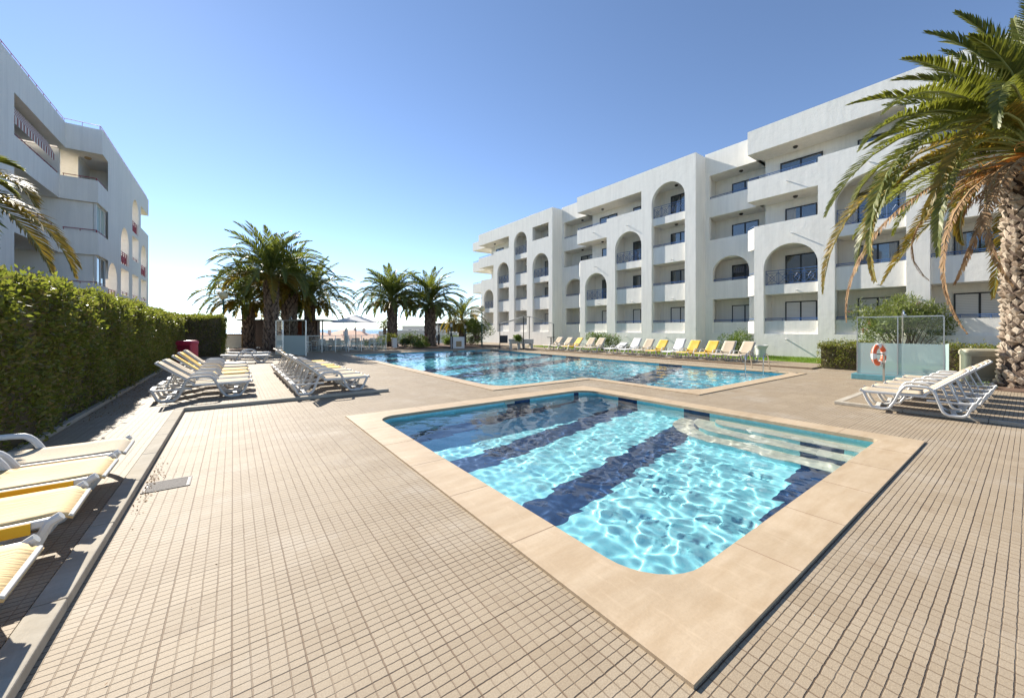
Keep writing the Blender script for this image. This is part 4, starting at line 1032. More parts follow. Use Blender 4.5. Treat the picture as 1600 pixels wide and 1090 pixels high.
# shrubs in the flower bed beyond the pool
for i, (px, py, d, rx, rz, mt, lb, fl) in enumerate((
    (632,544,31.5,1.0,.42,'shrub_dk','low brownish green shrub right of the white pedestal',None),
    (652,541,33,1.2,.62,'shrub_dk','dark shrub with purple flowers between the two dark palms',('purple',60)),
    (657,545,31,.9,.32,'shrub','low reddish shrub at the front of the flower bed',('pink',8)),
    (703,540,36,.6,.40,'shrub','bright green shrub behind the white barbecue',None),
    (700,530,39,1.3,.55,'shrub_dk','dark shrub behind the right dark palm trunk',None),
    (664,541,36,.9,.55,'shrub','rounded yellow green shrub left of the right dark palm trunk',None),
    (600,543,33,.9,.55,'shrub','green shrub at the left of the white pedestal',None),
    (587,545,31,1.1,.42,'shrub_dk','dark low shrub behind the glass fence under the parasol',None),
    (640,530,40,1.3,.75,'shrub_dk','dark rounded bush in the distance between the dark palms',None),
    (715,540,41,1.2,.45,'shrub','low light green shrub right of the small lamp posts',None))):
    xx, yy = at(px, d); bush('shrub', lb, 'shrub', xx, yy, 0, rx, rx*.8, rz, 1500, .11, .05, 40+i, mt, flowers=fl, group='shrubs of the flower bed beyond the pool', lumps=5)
xx, yy = at(745, 35.5); bush('small_tree', 'leafy small tree in front of the far end of the apartments', 'tree', xx, yy, .7, 1.5, 1.4, 1.0, 5200, .14, .05, 60, 'shrub', lumps=10)
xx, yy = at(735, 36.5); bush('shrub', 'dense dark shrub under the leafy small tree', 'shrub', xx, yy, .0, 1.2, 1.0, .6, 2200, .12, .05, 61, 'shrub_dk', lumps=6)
xx, yy = at(75, 11); bush('oleander_bush', 'dark oleander with a red flower showing above the left hedge', 'bush', -4.9, yy+1.2, 1.4, .9, 1.5, .85, 3200, .13, .034, 62, 'shrub_dk', flowers=('pink', 6), lumps=9)
bush('shrub', 'small green weed clump at the foot of the large palm', 'shrub', 15.35, .75, .04, .35, .3, .09, 500, .08, .02, 63, 'shrub', stems=False, lumps=3)
bush('shrub', 'leafy plant growing in the concrete planter trough', 'plant', *at(809, 29.0), .62, .55, .4, .28, 600, .16, .05, 64, 'shrub', lumps=4)
# clipped ball on the hedge beside the pedestal
xx, yy = at(613, 31.5); bush('clipped_bush', 'flat topped clipped bush just above the white pedestal', 'bush', xx, yy, .35, .75, .7, .5, 2600, .07, .035, 65, 'hedge', lumps=8)
# leaves litter along the hedge
rs = np.random.RandomState(4); LV = Leaves(); n = 900
P = np.stack([-2.0+np.abs(rs.normal(0,.22,n)), rs.uniform(9,22,n), np.full(n,.069)], 1); LV.diamonds(P, norm(np.stack([rs.normal(0,1,n), rs.normal(0,1,n), rs.uniform(0,.3,n)],1)), norm(rs.normal(0,1,(n,3))*np.array((1,1,.2))), rs.uniform(.02,.05,n), rs.uniform(.01,.022,n))
n = 160; gx2, gy2 = gp(228, 755); P = np.stack([-.70+np.abs(rs.normal(0,.05,n)), rs.normal(gy2,.35,n), np.full(n,.004)], 1); LV.diamonds(P, norm(np.stack([rs.normal(0,1,n), rs.normal(0,1,n), rs.uniform(0,.5,n)],1)), norm(rs.normal(0,1,(n,3))), rs.uniform(.012,.03,n), rs.uniform(.007,.015,n))
n = 260; P = np.stack([rs.uniform(-.6, 16, n), rs.uniform(.2, 12, n), np.full(n,.006)], 1)
ok = ~(((P[:,0] > 1.5)&(P[:,0] < 7.8)&(P[:,1] > .7)&(P[:,1] < 7.3))|((P[:,0] > 5.1)&(P[:,1] > 7.8))|((P[:,0] > 8.6)&(P[:,1] > 4.4))|((P[:,0] > 9.9)&(P[:,1] < 2.5))|((P[:,0] < 3.2)&(P[:,1] > 9.3))); P = P[ok]; n = len(P)
LV.diamonds(P, norm(np.stack([rs.normal(0,1,n), rs.normal(0,1,n), rs.uniform(0,.3,n)],1)), norm(rs.normal(0,1,(n,3))*np.array((1,1,.2))), rs.uniform(.008,.026,n), rs.uniform(.004,.010,n))
tag(LV.mesh('fallen_leaves', M['palm_dead']), 'dry fallen leaves scattered along the hedge kerb and the drain', 'leaf litter', kind='stuff')
# ================================================================== FURNITURE AND SMALL THINGS
def make_lounger(fabric, fabric_name, ang, edge=None, slats=False):
    """local: x from the foot (0) to the head (1.62), y across, z up"""
    o = empty('sun_lounger'); Wd = .30
    ST = .335
    for s in (-1, 1):
        m = MB(); y_ = s*Wd
        # foot bow, armrest hump, rear bow
        pts = [(-.02,ST),(.03,ST-.03),(.10,.14),(.17,.035),(.24,.02),(.37,.02),(.45,.045),(.53,.17),(.60,.34),(.66,.44),(.72,.475),(.98,.475),(1.06,.45),(1.12,.37),(1.17,.22),(1.22,.08),(1.29,.02),(1.47,.02),(1.54,.05),(1.59,.17),(1.63,.25),(1.66,.265)]
        P = np.array([(x_, y_+s*.012*(1 if .3 < z_ else 0), z_) for x_, z_ in pts]); 
        # smooth
        t = np.linspace(0, len(P)-1, 44); Q = np.stack([np.interp(t, np.arange(len(P)), P[:,i]) for i in range(3)], 1)
        m.tube(Q, .027, 8, flat=1.0)
        part(m, 'side_frame', M['white_plastic'], o, smooth=True)
        m = MB(); m.box(.0, 1.0, y_-.022-(.0 if s > 0 else 0), y_+.022, ST-.05, ST-.005); m.box(1.0,1.62,y_-.018,y_+.018,.225,.26)
        part(m, 'side_rail', M['white_plastic'], o, bevel=.008)
    for bx in ((1.58,1.66,-Wd,Wd,.235,.27),(.22,.30,-Wd,Wd,.03,.055),(1.34,1.42,-Wd,Wd,.03,.055),(.92,.97,-Wd,Wd,ST-.06,ST-.03)):
        m = MB(); m.box(*bx); part(m, 'cross_bar', M['white_plastic'], o, bevel=.006)
    # sling seat with rounded foot end
    m = MB(); n = 14; V = []; 
    xs_ = np.linspace(-.06, .95, n); ys_ = np.linspace(-Wd+.015, Wd-.015, 9)
    for x_ in xs_:
        for y_ in ys_:
            sag = .022*(1-(y_/Wd)**2)*math.sin(math.pi*min(1,max(0,(x_+.06)/1.0))); wf = 1-.10*max(0, (.10-x_)/.16)
            V.append((x_, y_*wf, ST+.006-sag-(.05*((.04-x_)/.1)**2 if x_ < .04 else 0)))
    F = [(i*9+j, (i+1)*9+j, (i+1)*9+j+1, i*9+j+1) for i in range(n-1) for j in range(8)]
    m.add(V, F); so = part(m, 'seat', fabric, o, smooth=True)
    md = so.modifiers.new('thickness', 'SOLIDIFY'); md.thickness = .012
    m = MB(); m.tube([(-.045,-Wd*.84,ST-.035),(-.045,Wd*.84,ST-.035)], .013, 6); part(m, 'foot_bar', M['white_plastic'], o)
    if edge:
        for s in (-1, 1): m = MB(); m.box(.10, .55, s*Wd-.004+s*.028, s*Wd+.004+s*.028, ST-.075, ST-.008); part(m, 'sling_edge', edge, so)
    # backrest
    ca, sa = math.cos(ang), math.sin(ang); Lb = .74; hx, hz = .96, ST+.0
    def bp_(u, y_, k_=0): return (hx+u*ca-k_*sa, y_, hz+u*sa+k_*ca)
    m = MB()
    V = [bp_(u, y_*(1-.06*max(0,(u-.6)/.14)), .012-.02*(1-(y_/Wd)**2)*math.sin(math.pi*u/Lb)) for u in np.linspace(0.02, Lb, 8) for y_ in np.linspace(-Wd+.03, Wd-.03, 7)]
    m.add(V, [(i*7+j, (i+1)*7+j, (i+1)*7+j+1, i*7+j+1) for i in range(7) for j in range(6)])
    b = part(m, 'backrest', fabric, o, smooth=True); md = b.modifiers.new('thickness', 'SOLIDIFY'); md.thickness = .012
    m = MB()
    for s in (-1, 1): m.tube([bp_(0, s*(Wd-.02), -.012), bp_(Lb+.02, s*(Wd-.035), -.012)], .02, 6)
    m.tube([bp_(Lb+.02, -(Wd-.035), -.012), bp_(Lb+.02, Wd-.035, -.012)], .02, 6); m.tube([bp_(.38, -(Wd-.03), -.02), bp_(.38, Wd-.03, -.02)], .014, 6)
    part(m, 'back_frame', M['white_plastic'], b, smooth=True)
    if ang > .25:
        for s in (-1, 1): m = MB(); m.tube([bp_(.40, s*(Wd-.09), -.03), (min(1.52, hx+.40*ca+.16), s*(Wd-.09), .25)], .014, 6); part(m, 'support_strut', M['white_plastic'], o)
    return o
LPROTO = {}
def lounger(fab, ang, x, y, z, rz, label, group, sx=1.0):
    key = (fab, round(ang, 2))
    if key not in LPROTO:
        fm = {'cream': M['sling_cream'], 'yellow': M['sling_yellow'], 'white': M['sling_white'], 'faded': M['sling_faded'], 'plain': M['white_plastic']}[fab]
        o = make_lounger(fm, fab, ang, M['yellow_edge'] if fab == 'faded' else (M['yellow_edge'] if fab == 'yellow' else None)); LPROTO[key] = o
    else: o = copy_tree(LPROTO[key])
    o.location = (x, y, z); o.rotation_euler = (0, 0, rz); o.scale = (sx, 1, 1); tag(o, label, 'sun lounger', group); return o
PI = math.pi
ORD = ['first', 'second', 'third', 'fourth', 'fifth', 'sixth', 'seventh', 'eighth', 'ninth', 'tenth', 'eleventh', 'twelfth', 'thirteenth', 'fourteenth']
# A: four flat loungers at the bottom left
GA = 'loungers at the bottom left beside the kerb'
for i, (yc, xf, rz, fab, lb) in enumerate(((5.38,-.89,.03,'cream','cream flat lounger farthest of the four at the bottom left, partly in the hedge shade'),
        (4.66,-.89,.02,'faded','faded yellow flat lounger second from the far end at the bottom left'),
        (3.86,-.89,.05,'faded','creased faded yellow flat lounger third from the far end at the bottom left'),
        (2.93,-.88,.04,'faded','faded yellow flat lounger nearest the camera, cut by the left edge'))):
    lounger(fab, .06, xf, yc, .066, PI+rz, lb, GA)
# B: six by the red bin, heads to the hedge
GB = 'loungers with raised backs by the hedge'
for i, (yc, xf, ang, fab, lb) in enumerate(((10.72,.30,.66,'cream','nearest cream lounger with raised back in the row beside the hedge'),
        (11.62,.32,.64,'cream','second cream lounger from the camera in the row beside the hedge'),
        (12.75,.34,.70,'yellow','nearer of the two yellow loungers in front of the red bin'),
        (13.75,.34,.74,'yellow','farther of the two yellow loungers in front of the red bin'),
        (15.0,.36,.74,'cream','cream lounger with raised back right of the red bin, fifth in the row'),
        (16.3,.36,.06,'plain','all white flat lounger, farthest of the row beside the hedge'))):
    lounger(fab, ang, xf, yc, .066, PI+random.Random(i).uniform(-.05,.05), lb, GB)
# C: seven in the middle group
GC = 'tightly lined loungers between the hedge and the pool'
CF = ['cream','cream','cream','yellow','yellow','cream','yellow']
for i, yc in enumerate((9.98,10.86,11.74,12.62,13.5,14.38,15.26)):
    nm = 'yellow' if CF[i] == 'yellow' else 'cream'
    lb = ['nearest cream lounger of the tight middle row, at the paving step', 'second cream lounger from the camera in the tight middle row', 'third cream lounger from the camera in the tight middle row', 'yellow lounger fourth from the camera in the tight middle row', 'yellow lounger fifth from the camera in the tight middle row', 'cream lounger sixth from the camera in the tight middle row', 'farthest lounger of the tight middle row, yellow with raised back by the shower screen'][i]
    lounger(CF[i], .70+.03*math.sin(i*2), 2.70, yc, .066, PI+random.Random(i+9).uniform(-.03,.03), lb, GC)
# distant pair in the shade of the palms
lounger('white', .06, 1.3, 20.4, .066, PI, 'flat white lounger in the palm shade, nearer of the two before the kiosk', 'flat loungers in the shade before the kiosk')
lounger('white', .06, 1.5, 23.0, .066, PI+.1, 'flat white lounger in the palm shade, farther of the two before the kiosk', 'flat loungers in the shade before the kiosk')
# D: five on the right
GD_ = 'loungers on the raised paving by the large palm'
for i, (xf, yf) in enumerate(((10.0,1.96),(10.85,1.94),(11.7,1.90),(12.55,1.88),(13.45,1.86))):
    lounger('cream', .64, xf, yf, .058, -PI/2+.12, '%s cream lounger from the camera in the row on the right beside the large palm' % ORD[i] if i else 'nearest cream lounger in the row on the right beside the large palm', GD_, .84)
# E: fourteen at the lawn, heads to the building
GE = 'loungers lined up along the lawn'
E_ = [(877,'cream',.82,'leftmost cream lounger of the row along the lawn'),(891,'cream',.82,'second lounger from the left in the row along the lawn, cream'),(907,'yellow',.82,'yellow lounger third from the left in the row along the lawn, between cream ones'),
      (928,'cream',.86,'cream lounger fourth from the left along the lawn, in front of the round oleander'),(943,'cream',.86,'cream lounger fifth from the left along the lawn, in front of the round oleander'),
      (975,'white',.42,'white lounger with a half lowered back, sixth from the left along the lawn'),(998,'white',.92,'white lounger with upright back, seventh from the left along the lawn'),(1019,'cream',.86,'cream lounger between a white and a yellow one along the lawn'),
      (1040,'yellow',.80,'yellow lounger ninth from the left along the lawn, left of a white one'),(1066,'white',1.0,'white lounger between two yellow ones along the lawn'),(1089,'yellow',.84,'yellow lounger right of the white one, eleventh from the left along the lawn'),
      (1117,'yellow',.84,'rightmost yellow lounger of the row along the lawn'),(1144,'cream',.84,'cream lounger second from the right in the row along the lawn, beside the yellow one'),(1169,'cream',.84,'rightmost cream lounger of the row along the lawn, beside the white pot')]
for i, (px, fab, ang, lb) in enumerate(E_):
    X_ = 19.75; yc = onx(px, X_); lounger(fab, ang, 18.25, yc, .058, random.Random(i+30).uniform(-.09,.06)+.03, lb, GE)

# ---- red bin and beige bin
def bin_(name, label, x, y, rz, W_, D_, H_, m1, m2, kind):
    o = tag(empty(name, (x, y, .0), rz), label, 'bin')
    r_ = .09
    def rr(w_, d_, r__): 
        pts = []
        for cx2, cy2, a0 in ((w_/2-r__, -d_/2+r__, -PI/2), (w_/2-r__, d_/2-r__, 0), (-w_/2+r__, d_/2-r__, PI/2), (-w_/2+r__, -d_/2+r__, PI)):
            for q in range(5): a = a0+PI/2*q/4; pts.append((cx2+r__*math.cos(a), cy2+r__*math.sin(a)))
        return pts
    m = MB(); n = 20; prof = [(.93,.0),(.95,.06),(1,.10),(1,H_*.80),(1.02,H_*.86)] 
    for (s1, z1), (s2, z2) in zip(prof, prof[1:]):
        A = rr(W_*s1, D_*s1, r_); B = rr(W_*s2, D_*s2, r_); m.add([(a, b, z1) for a, b in A]+[(a, b, z2) for a, b in B], [(q, (q+1) % n, n+(q+1) % n, n+q) for q in range(n)])
    m.add([(a, b, .0) for a, b in rr(W_*.93, D_*.93, r_)], [tuple(range(n))])
    part(m, 'body', m1, o, smooth=True)
    m = MB(); prof = [(1.05,H_*.84),(1.06,H_*.90),(1.03,H_*.95),(.94,H_*.985),(.75,H_)]
    for (s1, z1), (s2, z2) in zip(prof, prof[1:]):
        A = rr(W_*s1, D_*s1, r_); B = rr(W_*s2, D_*s2, r_); m.add([(a, b, z1) for a, b in A]+[(a, b, z2) for a, b in B], [(q, (q+1) % n, n+(q+1) % n, n+q) for q in range(n)])
    m.add([(a, b, H_) for a, b in rr(W_*.75, D_*.75, r_)], [tuple(range(n))]); m.add([(a, b, H_*.84) for a, b in rr(W_*1.05, D_*1.05, r_)], [tuple(range(n))])
    part(m, 'lid', m1, o, smooth=True)
    # recessed front door with frame
    m = MB(); w2 = W_*.36; z0, z1 = H_*.22, H_*.80; y_ = -D_/2
    m.box(-w2, w2, y_-.006, y_+.004, z0, z1); part(m, 'door', m2, o)
    m = MB(); m.box(-w2-.03, -w2, y_-.02, y_+.004, z0-.02, z1+.02); m.box(w2, w2+.03, y_-.02, y_+.004, z0-.02, z1+.02)
    m.add([(x_*w2, yq, z1+.0+h_*(1-abs(x_)**2)*.05) for yq in (y_-.02, y_+.004) for h_ in (0, 1.0) for x_ in np.linspace(-1,1,9)], 
          [(i, i+1, 9+i+1, 9+i) for i in range(8)]+[(18+i, 18+i+1, 27+i+1, 27+i) for i in range(8)]+[(9+i, 9+i+1, 27+i+1, 27+i) for i in range(8)])
    m.box(-w2, w2, y_-.015, y_+.004, z1-.28*H_+.10, z1-.28*H_+.115)
    part(m, 'door_frame', m1, o)
    if kind:
        m = MB()
        for a in range(8): m.box(-W_*.38+a*W_*.105, -W_*.38+a*W_*.105+.03, y_-.008, y_+.004, H_*.09, H_*.19)
        part(m, 'vent', m2, o)
    return o
bx_, by_ = at(290.5, 17.2); bin_('litter_bin', 'red plastic bin with rounded lid standing against the hedge', bx_, by_, -.35, .74, .6, 1.04, M['redplastic'], M['reddark'], False)
bx_, by_ = at(1538, 10.6); bin_('utility_box', 'beige plastic cabinet with rounded top behind the right-hand loungers', bx_, by_, -YAW-.62, .84, .5, 1.0, M['beige'], M['beige_d'], True)
# ---- shower screens
def shower_head(o, x, y, z0, z1, dx, dy):
    m = MB(); m.tube([(x,y,z0),(x,y,z1),(x+dx*.03,y+dy*.03,z1+.08),(x+dx*.10,y+dy*.10,z1+.12),(x+dx*.17,y+dy*.17,z1+.08),(x+dx*.19,y+dy*.19,z1+.0)], .016, 8)
    m.lathe([(0,z1+.0),(.05,z1-.005),(.05,z1-.02),(0,z1-.02)], (x+dx*.19, y+dy*.19), 12); part(m, 'shower_pipe', M['steel'], o, smooth=True)
sh = tag(empty('shower_screen'), 'frosted and clear glass shower screen on a teal tiled base, right side', 'shower screen')
SX, S0, S1 = 15.72, 1.42, 3.22
m = MB(); m.box(SX-.12, SX+1.15, S0-.08, S1+.12, .001, .17); part(m, 'base', M['tealplinth'], sh, bevel=.01)
def quad_yz(x, y0, y1, z0, z1): return ([(x,y0,z0),(x,y1,z0),(x,y1,z1),(x,y0,z1)], [(0,1,2,3)])
def quad_xz(y, x0, x1, z0, z1): return ([(x0,y,z0),(x1,y,z0),(x1,y,z1),(x0,y,z1)], [(0,1,2,3)])
m = MB(); m.add(*quad_yz(SX, S0, S1, .20, 1.13)); m.add(*quad_xz(S0, SX+.02, SX+1.05, .20, 1.13)); part(m, 'frosted_panel', M['frost'], sh)
m = MB(); m.add(*quad_yz(SX, S0, S1, 1.135, 1.9)); part(m, 'clear_panel', M['clear'], sh)
m = MB(); m.box(SX-.02, SX+.02, S0, S1, 1.90, 1.93); m.box(SX-.02, SX+.02, S0, S1, .172, .2)
for y_ in (S0, (S0+S1)/2, S1): m.box(SX-.012, SX+.012, y_-.010, y_+.010, .2, 1.90)
part(m, 'frame', M['alu'], sh); shower_head(sh, SX+.2, 2.25, .17, 1.98, -1, -.3)
sh = tag(empty('shower_screen'), 'glass shower screen with frosted lower half beside the tallest palm, left side', 'shower screen')
a0 = np.array(gp(446, 555)); a1 = np.array(gp(479, 556)); 
xA, yA = at(437, 22.4); xB, yB = at(478, 22.0)
def vq(p, q, z0, z1): return ([(p[0],p[1],z0),(q[0],q[1],z0),(q[0],q[1],z1),(p[0],p[1],z1)], [(0,1,2,3)])
pA, pB = (xA+.15, yA-.2), (xB, yB); pC = (pA[0]-.25, pA[1]+1.2)
m = MB(); m.add(*vq(pA, pB, .03, 1.18)); m.add(*vq(pA, pC, .03, 1.18)); part(m, 'frosted_panel', M['frost'], sh)
m = MB(); m.add(*vq(pA, pB, 1.185, 2.05)); m.add(*vq(pA, pC, 1.185, 2.05)); part(m, 'clear_panel', M['clear'], sh)
m = MB()
for p in (pA, pB, pC): m.box(p[0]-.03, p[0]+.03, p[1]-.03, p[1]+.03, 0, 2.05)
for p, q in ((pA, pB), (pA, pC)): m.tube([(p[0],p[1],2.06),(q[0],q[1],2.06)], .03, 4)
part(m, 'frame', M['alu'], sh); shower_head(sh, pA[0]+.35, pA[1]+.3, 0, 2.15, .6, -.6)
# ---- lifebuoy on its post
bx_, by_ = gp(1381, 597)
lb = tag(empty('lifebuoy', (bx_-.05, by_+.10, .80)), 'orange and white lifebuoy hanging on a post before the shower screen', 'lifebuoy'); lb.rotation_euler = (0, 0, RAD(75))
m = MB(); Rr, rr_ = .255, .072; n1, n2 = 48, 12; V = []; F = []; mi = []
for i in range(n1):
    a = 2*PI*i/n1
    for j in range(n2): b = 2*PI*j/n2; V.append((math.cos(b)*rr_*.8, (Rr+rr_*math.sin(b))*math.cos(a), (Rr+rr_*math.sin(b))*math.sin(a)))
for i in range(n1):
    for j in range(n2): F.append((i*n2+j, i*n2+(j+1) % n2, ((i+1) % n1)*n2+(j+1) % n2, ((i+1) % n1)*n2+j)); mi.append(1 if ((i+3) % 12) < 4 else 0)
npmesh('ring', V, F, [M['orange'], M['buoywhite']], lb, mi, True)
m = MB()
for q in range(4):
    a0_ = PI/4+q*PI/2; m.tube([(-.02, (Rr+rr_+.01+.035*math.sin(PI*t_))*math.cos(a0_-.7+1.4*t_), (Rr+rr_+.01+.035*math.sin(PI*t_))*math.sin(a0_-.7+1.4*t_)) for t_ in np.linspace(0,1,8)], .009, 5)
part(m, 'rope', M['buoywhite'], lb)
po = tag(empty('lifebuoy_post', (bx_, by_, 0)), 'short wooden post with a hook carrying the orange lifebuoy', 'post')
m = MB(); m.box(-.022,.022,-.022,.022,0,.86); part(m, 'post', M['kerb'], po); m = MB(); m.tube([(0,0,.82),(-.05,.05,.82),(-.10,.16,.82),(-.10,.24,.86)], .014, 6); part(m, 'hook', M['dark_metal'], po)
# ---- ladder is built with the pool; lamps
def street_lamp(label, px, d, zt, r, lit=False, mat='green_metal', grp='globe lamps'):
    x_, y_ = at(px, d); o = tag(empty('street_lamp', (x_, y_, 0)), label, 'street lamp', grp)
    m = MB(); m.lathe([(.07,0),(.07,.5),(.045,.55),(.038,zt-r*.95),(0,zt-r*.9)], (0,0), 12); part(m, 'pole', M[mat], o)
    m = MB(); m.lathe([(.001,zt-r)]+[(r*math.sin(a), zt-r*math.cos(a)) for a in np.linspace(.25, PI-.1, 10)]+[(.001,zt+r)], (0,0), 18); part(m, 'globe', M['globe'], o, smooth=True); return o
street_lamp('green lamp post with cream globe in front of the left palm clump', 349, 23.4, 3.62, .24)
street_lamp('green lamp post with cream globe before the far end of the apartments', 753, 33.5, 3.35, .27)
def small_lamp(label, px, d, zt):
    x_, y_ = at(px, d); o = tag(empty('garden_lamp', (x_, y_, 0)), label, 'garden lamp', 'short dark lamp posts in the flower bed')
    m = MB(); m.lathe([(.09,0),(.09,zt*.55),(.05,zt*.57),(.05,zt-.35),(.0,zt-.34)], (0,0), 10); part(m, 'pole', M['dark_metal'], o)
    m = MB(); m.lathe([(.10,zt-.35),(.11,zt-.08),(.0,zt-.07)], (0,0), 12); part(m, 'lantern', M['pot'], o)
    m = MB(); m.lathe([(.15,zt-.08),(.12,zt-.02),(0,zt+.03)], (0,0), 12); part(m, 'cap', M['dark_metal'], o)
small_lamp('short dark lamp post left of the lantern, right of the right dark palm', 685.5, 36, 2.0); small_lamp('short dark lamp post with white lantern just behind the barbecue', 705, 33, 2.1); small_lamp('short dark lamp post right of the barbecue at the leafy tree', 727, 34.5, 1.95)
# ---- kiosk
kx, ky = at(436, 32.5)
ks = tag(empty('kiosk', (kx, ky, 0), -YAW+.0), 'dark brown wooden kiosk with a flat overhanging roof among the palms', 'kiosk')
m = MB(); m.box(-2.35, -.1, 0, 2.4, 0, 2.25); m.box(-.1, 2.3, .3, 2.4, 0, .95); m.box(-.1, 2.3, 1.9, 2.4, .95, 2.25); part(m, 'body', M['brown'], ks)
m = MB(); m.box(-2.28, -1.2, -.03, -.002, .05, 2.05); m.box(-1.74,-1.72,-.036,-.03,.1,2.0); part(m, 'door', M['brown'], ks)
m = MB(); m.box(-3.1, 4.15, -.7, 2.9, 2.26, 2.36); part(m, 'roof', M['roofdark'], ks)
m = MB(); m.box(.15, 1.0, 1.85, 1.895, 1.0, 2.2); part(m, 'panel', M['orangepanel'], ks)
m = MB(); m.box(-.1, 2.4, .15, .9, .95, 1.0); part(m, 'counter', M['pot'], ks)
m = MB(); 
for x_ in (2.2, 3.9): m.box(x_-.04, x_+.04, -.4, -.32, 0, 2.26)
part(m, 'post', M['roofdark'], ks)
# ---- parasol
px_, py_ = at(556, 27.5); ps = tag(empty('parasol', (px_, py_, 0), -YAW+.35), 'square off white parasol open over the terrace tables', 'parasol')
m = MB(); m.lathe([(.03,0),(.03,2.55),(0,2.58)], (0,0), 10); part(m, 'pole', M['dark_metal'], ps)
m = MB(); m.lathe([(.32,0),(.32,.05),(.06,.09),(0,.09)], (0,0), 16); part(m, 'base', M['concrete'], ps)
m = MB(); h_ = 1.6; Z0, Z1 = 2.02, 2.58; K = 6
V = [(0,0,Z1)]; 
ringp = [(-h_,-h_),(0,-h_),(h_,-h_),(h_,0),(h_,h_),(0,h_),(-h_,h_),(-h_,0)]
for u in (.35,.7,1.0): V += [(x_*u, y_*u, Z1+(Z0-Z1)*u**.9+(.03 if (x_ == 0 or y_ == 0) else 0)*u) for x_, y_ in ringp]
F = [(0, 1+i, 1+(i+1) % 8) for i in range(8)]+[(1+8*r_+i, 1+8*(r_+1)+i, 1+8*(r_+1)+(i+1) % 8, 1+8*r_+(i+1) % 8) for r_ in range(2) for i in range(8)]
m.add(V, F); cn = part(m, 'canopy', M['white_canvas'], ps)
m = MB(); 
for x_, y_ in ringp: m.tube([(0,0,Z1-.12),(x_*.97,y_*.97,Z0-.02)], .012, 4)
part(m, 'rib', M['dark_metal'], ps)
p2 = tag(empty('parasol', (*at(541, 26.5), 0)), 'closed white parasol standing upright behind the glass fence', 'parasol')
m = MB(); m.lathe([(.025,0),(.025,.6),(.12,.62),(.14,.8),(.10,1.5),(.05,1.62),(0,1.68)], (0,0), 12); part(m, 'canopy', M['white_canvas'], p2, smooth=True)
# ---- glass fence in front of the terrace
fc = tag(empty('glass_fence'), 'low glass fence with thin metal posts in front of the terrace tables', 'fence')
fa, fb = np.array(at(481, 25.0)), np.array(at(603, 27.5)); nf_ = 6
for i in range(nf_+1):
    p = fa+(fb-fa)*i/nf_; m = MB(); m.box(p[0]-.02, p[0]+.02, p[1]-.02, p[1]+.02, 0, 1.12); part(m, 'post', M['alu'], fc)
    if i < nf_:
        q = fa+(fb-fa)*(i+1)/nf_; m = MB(); m.add(*vq(p+(q-p)*.04, p+(q-p)*.96, .08, 1.06)); part(m, 'glass_panel', M['fence_glass'], fc)
m = MB(); m.tube([(*fa,1.11),(*fb,1.11)], .02, 6); part(m, 'handrail', M['alu'], fc)
# ---- cafe tables and chairs behind it
def chair():
    o = empty('chair'); 
    m = MB(); m.box(-.22,.22,-.22,.22,.42,.45); part(m, 'seat', M['white_plastic'], o, bevel=.01)
    m = MB(); 
    for i in range(5): m.box(-.19+i*.085,-.15+i*.085,.20,.225,.47,.80)
    m.box(-.22,.22,.195,.23,.78,.86); m.box(-.22,-.19,.195,.23,.45,.8); m.box(.19,.22,.195,.23,.45,.8); part(m, 'backrest', M['white_plastic'], o)
    for x_ in (-.2,.2):
        for y_ in (-.2,.2): m = MB(); m.tube([(x_,y_,.42),(x_*1.12,y_*1.12,0)], .018, 6); part(m, 'leg', M['white_plastic'], o)
        m = MB(); m.tube([(x_*1.1,.2,.64),(x_*1.1,-.18,.64),(x_*1.1,-.2,.44)], .016, 6); part(m, 'armrest', M['white_plastic'], o)
    return o
def cafe_table():
    o = empty('table'); m = MB(); m.lathe([(0,.70),(.40,.70),(.40,.73),(0,.73)], (0,0), 20); part(m, 'tabletop', M['white_plastic'], o)
    m = MB(); m.lathe([(.22,0),(.22,.03),(.035,.06),(.035,.70)], (0,0), 12); part(m, 'pedestal', M['alu'], o); return o
ch0 = chair(); tb0 = cafe_table(); first = {'c': True, 't': True}
for i, (px, d) in enumerate(((497,27.5),(521,28.5),(549,29),(577,30))):
    tx, ty = at(px, d); t_ = tb0 if first['t'] else copy_tree(tb0); first['t'] = False; t_.location = (tx, ty, 0)
    tag(t_, 'round white cafe table, %s from the left behind the glass fence' % ORD[i], 'table', 'cafe tables behind the glass fence')
    for j, (dx, dy, rz) in enumerate(((-.72,-.1,PI/2+.2),(.7,.1,-PI/2+.2),(.05,-.75,PI))):
        c_ = ch0 if first['c'] else copy_tree(ch0); first['c'] = False; c_.location = (tx+dx, ty+dy, 0); c_.rotation_euler = (0,0,rz+.3*math.sin(i*5+j))
        tag(c_, 'white plastic chair %s the %s cafe table from the left' % (('on the left of', 'on the right of', 'on the camera side of')[j], ORD[i]), 'chair', 'white chairs at the cafe tables')
# ---- low wall sign left of the kiosk
x_, y_ = at(364, 30.5); bd = tag(empty('notice_board', (x_, y_, 0), -YAW), 'grey panel with a reddish wooden frame beyond the left lamp post', 'panel')
m = MB(); m.box(-.68,.68,0,.05,0,1.05); part(m, 'panel', M['concrete'], bd); m = MB(); m.box(-.78,.78,-.02,.07,1.05,1.16); m.box(.68,.76,-.02,.07,0,1.05); m.box(-.76,-.68,-.02,.07,0,1.05); part(m, 'frame', M['rachis_dead'], bd)
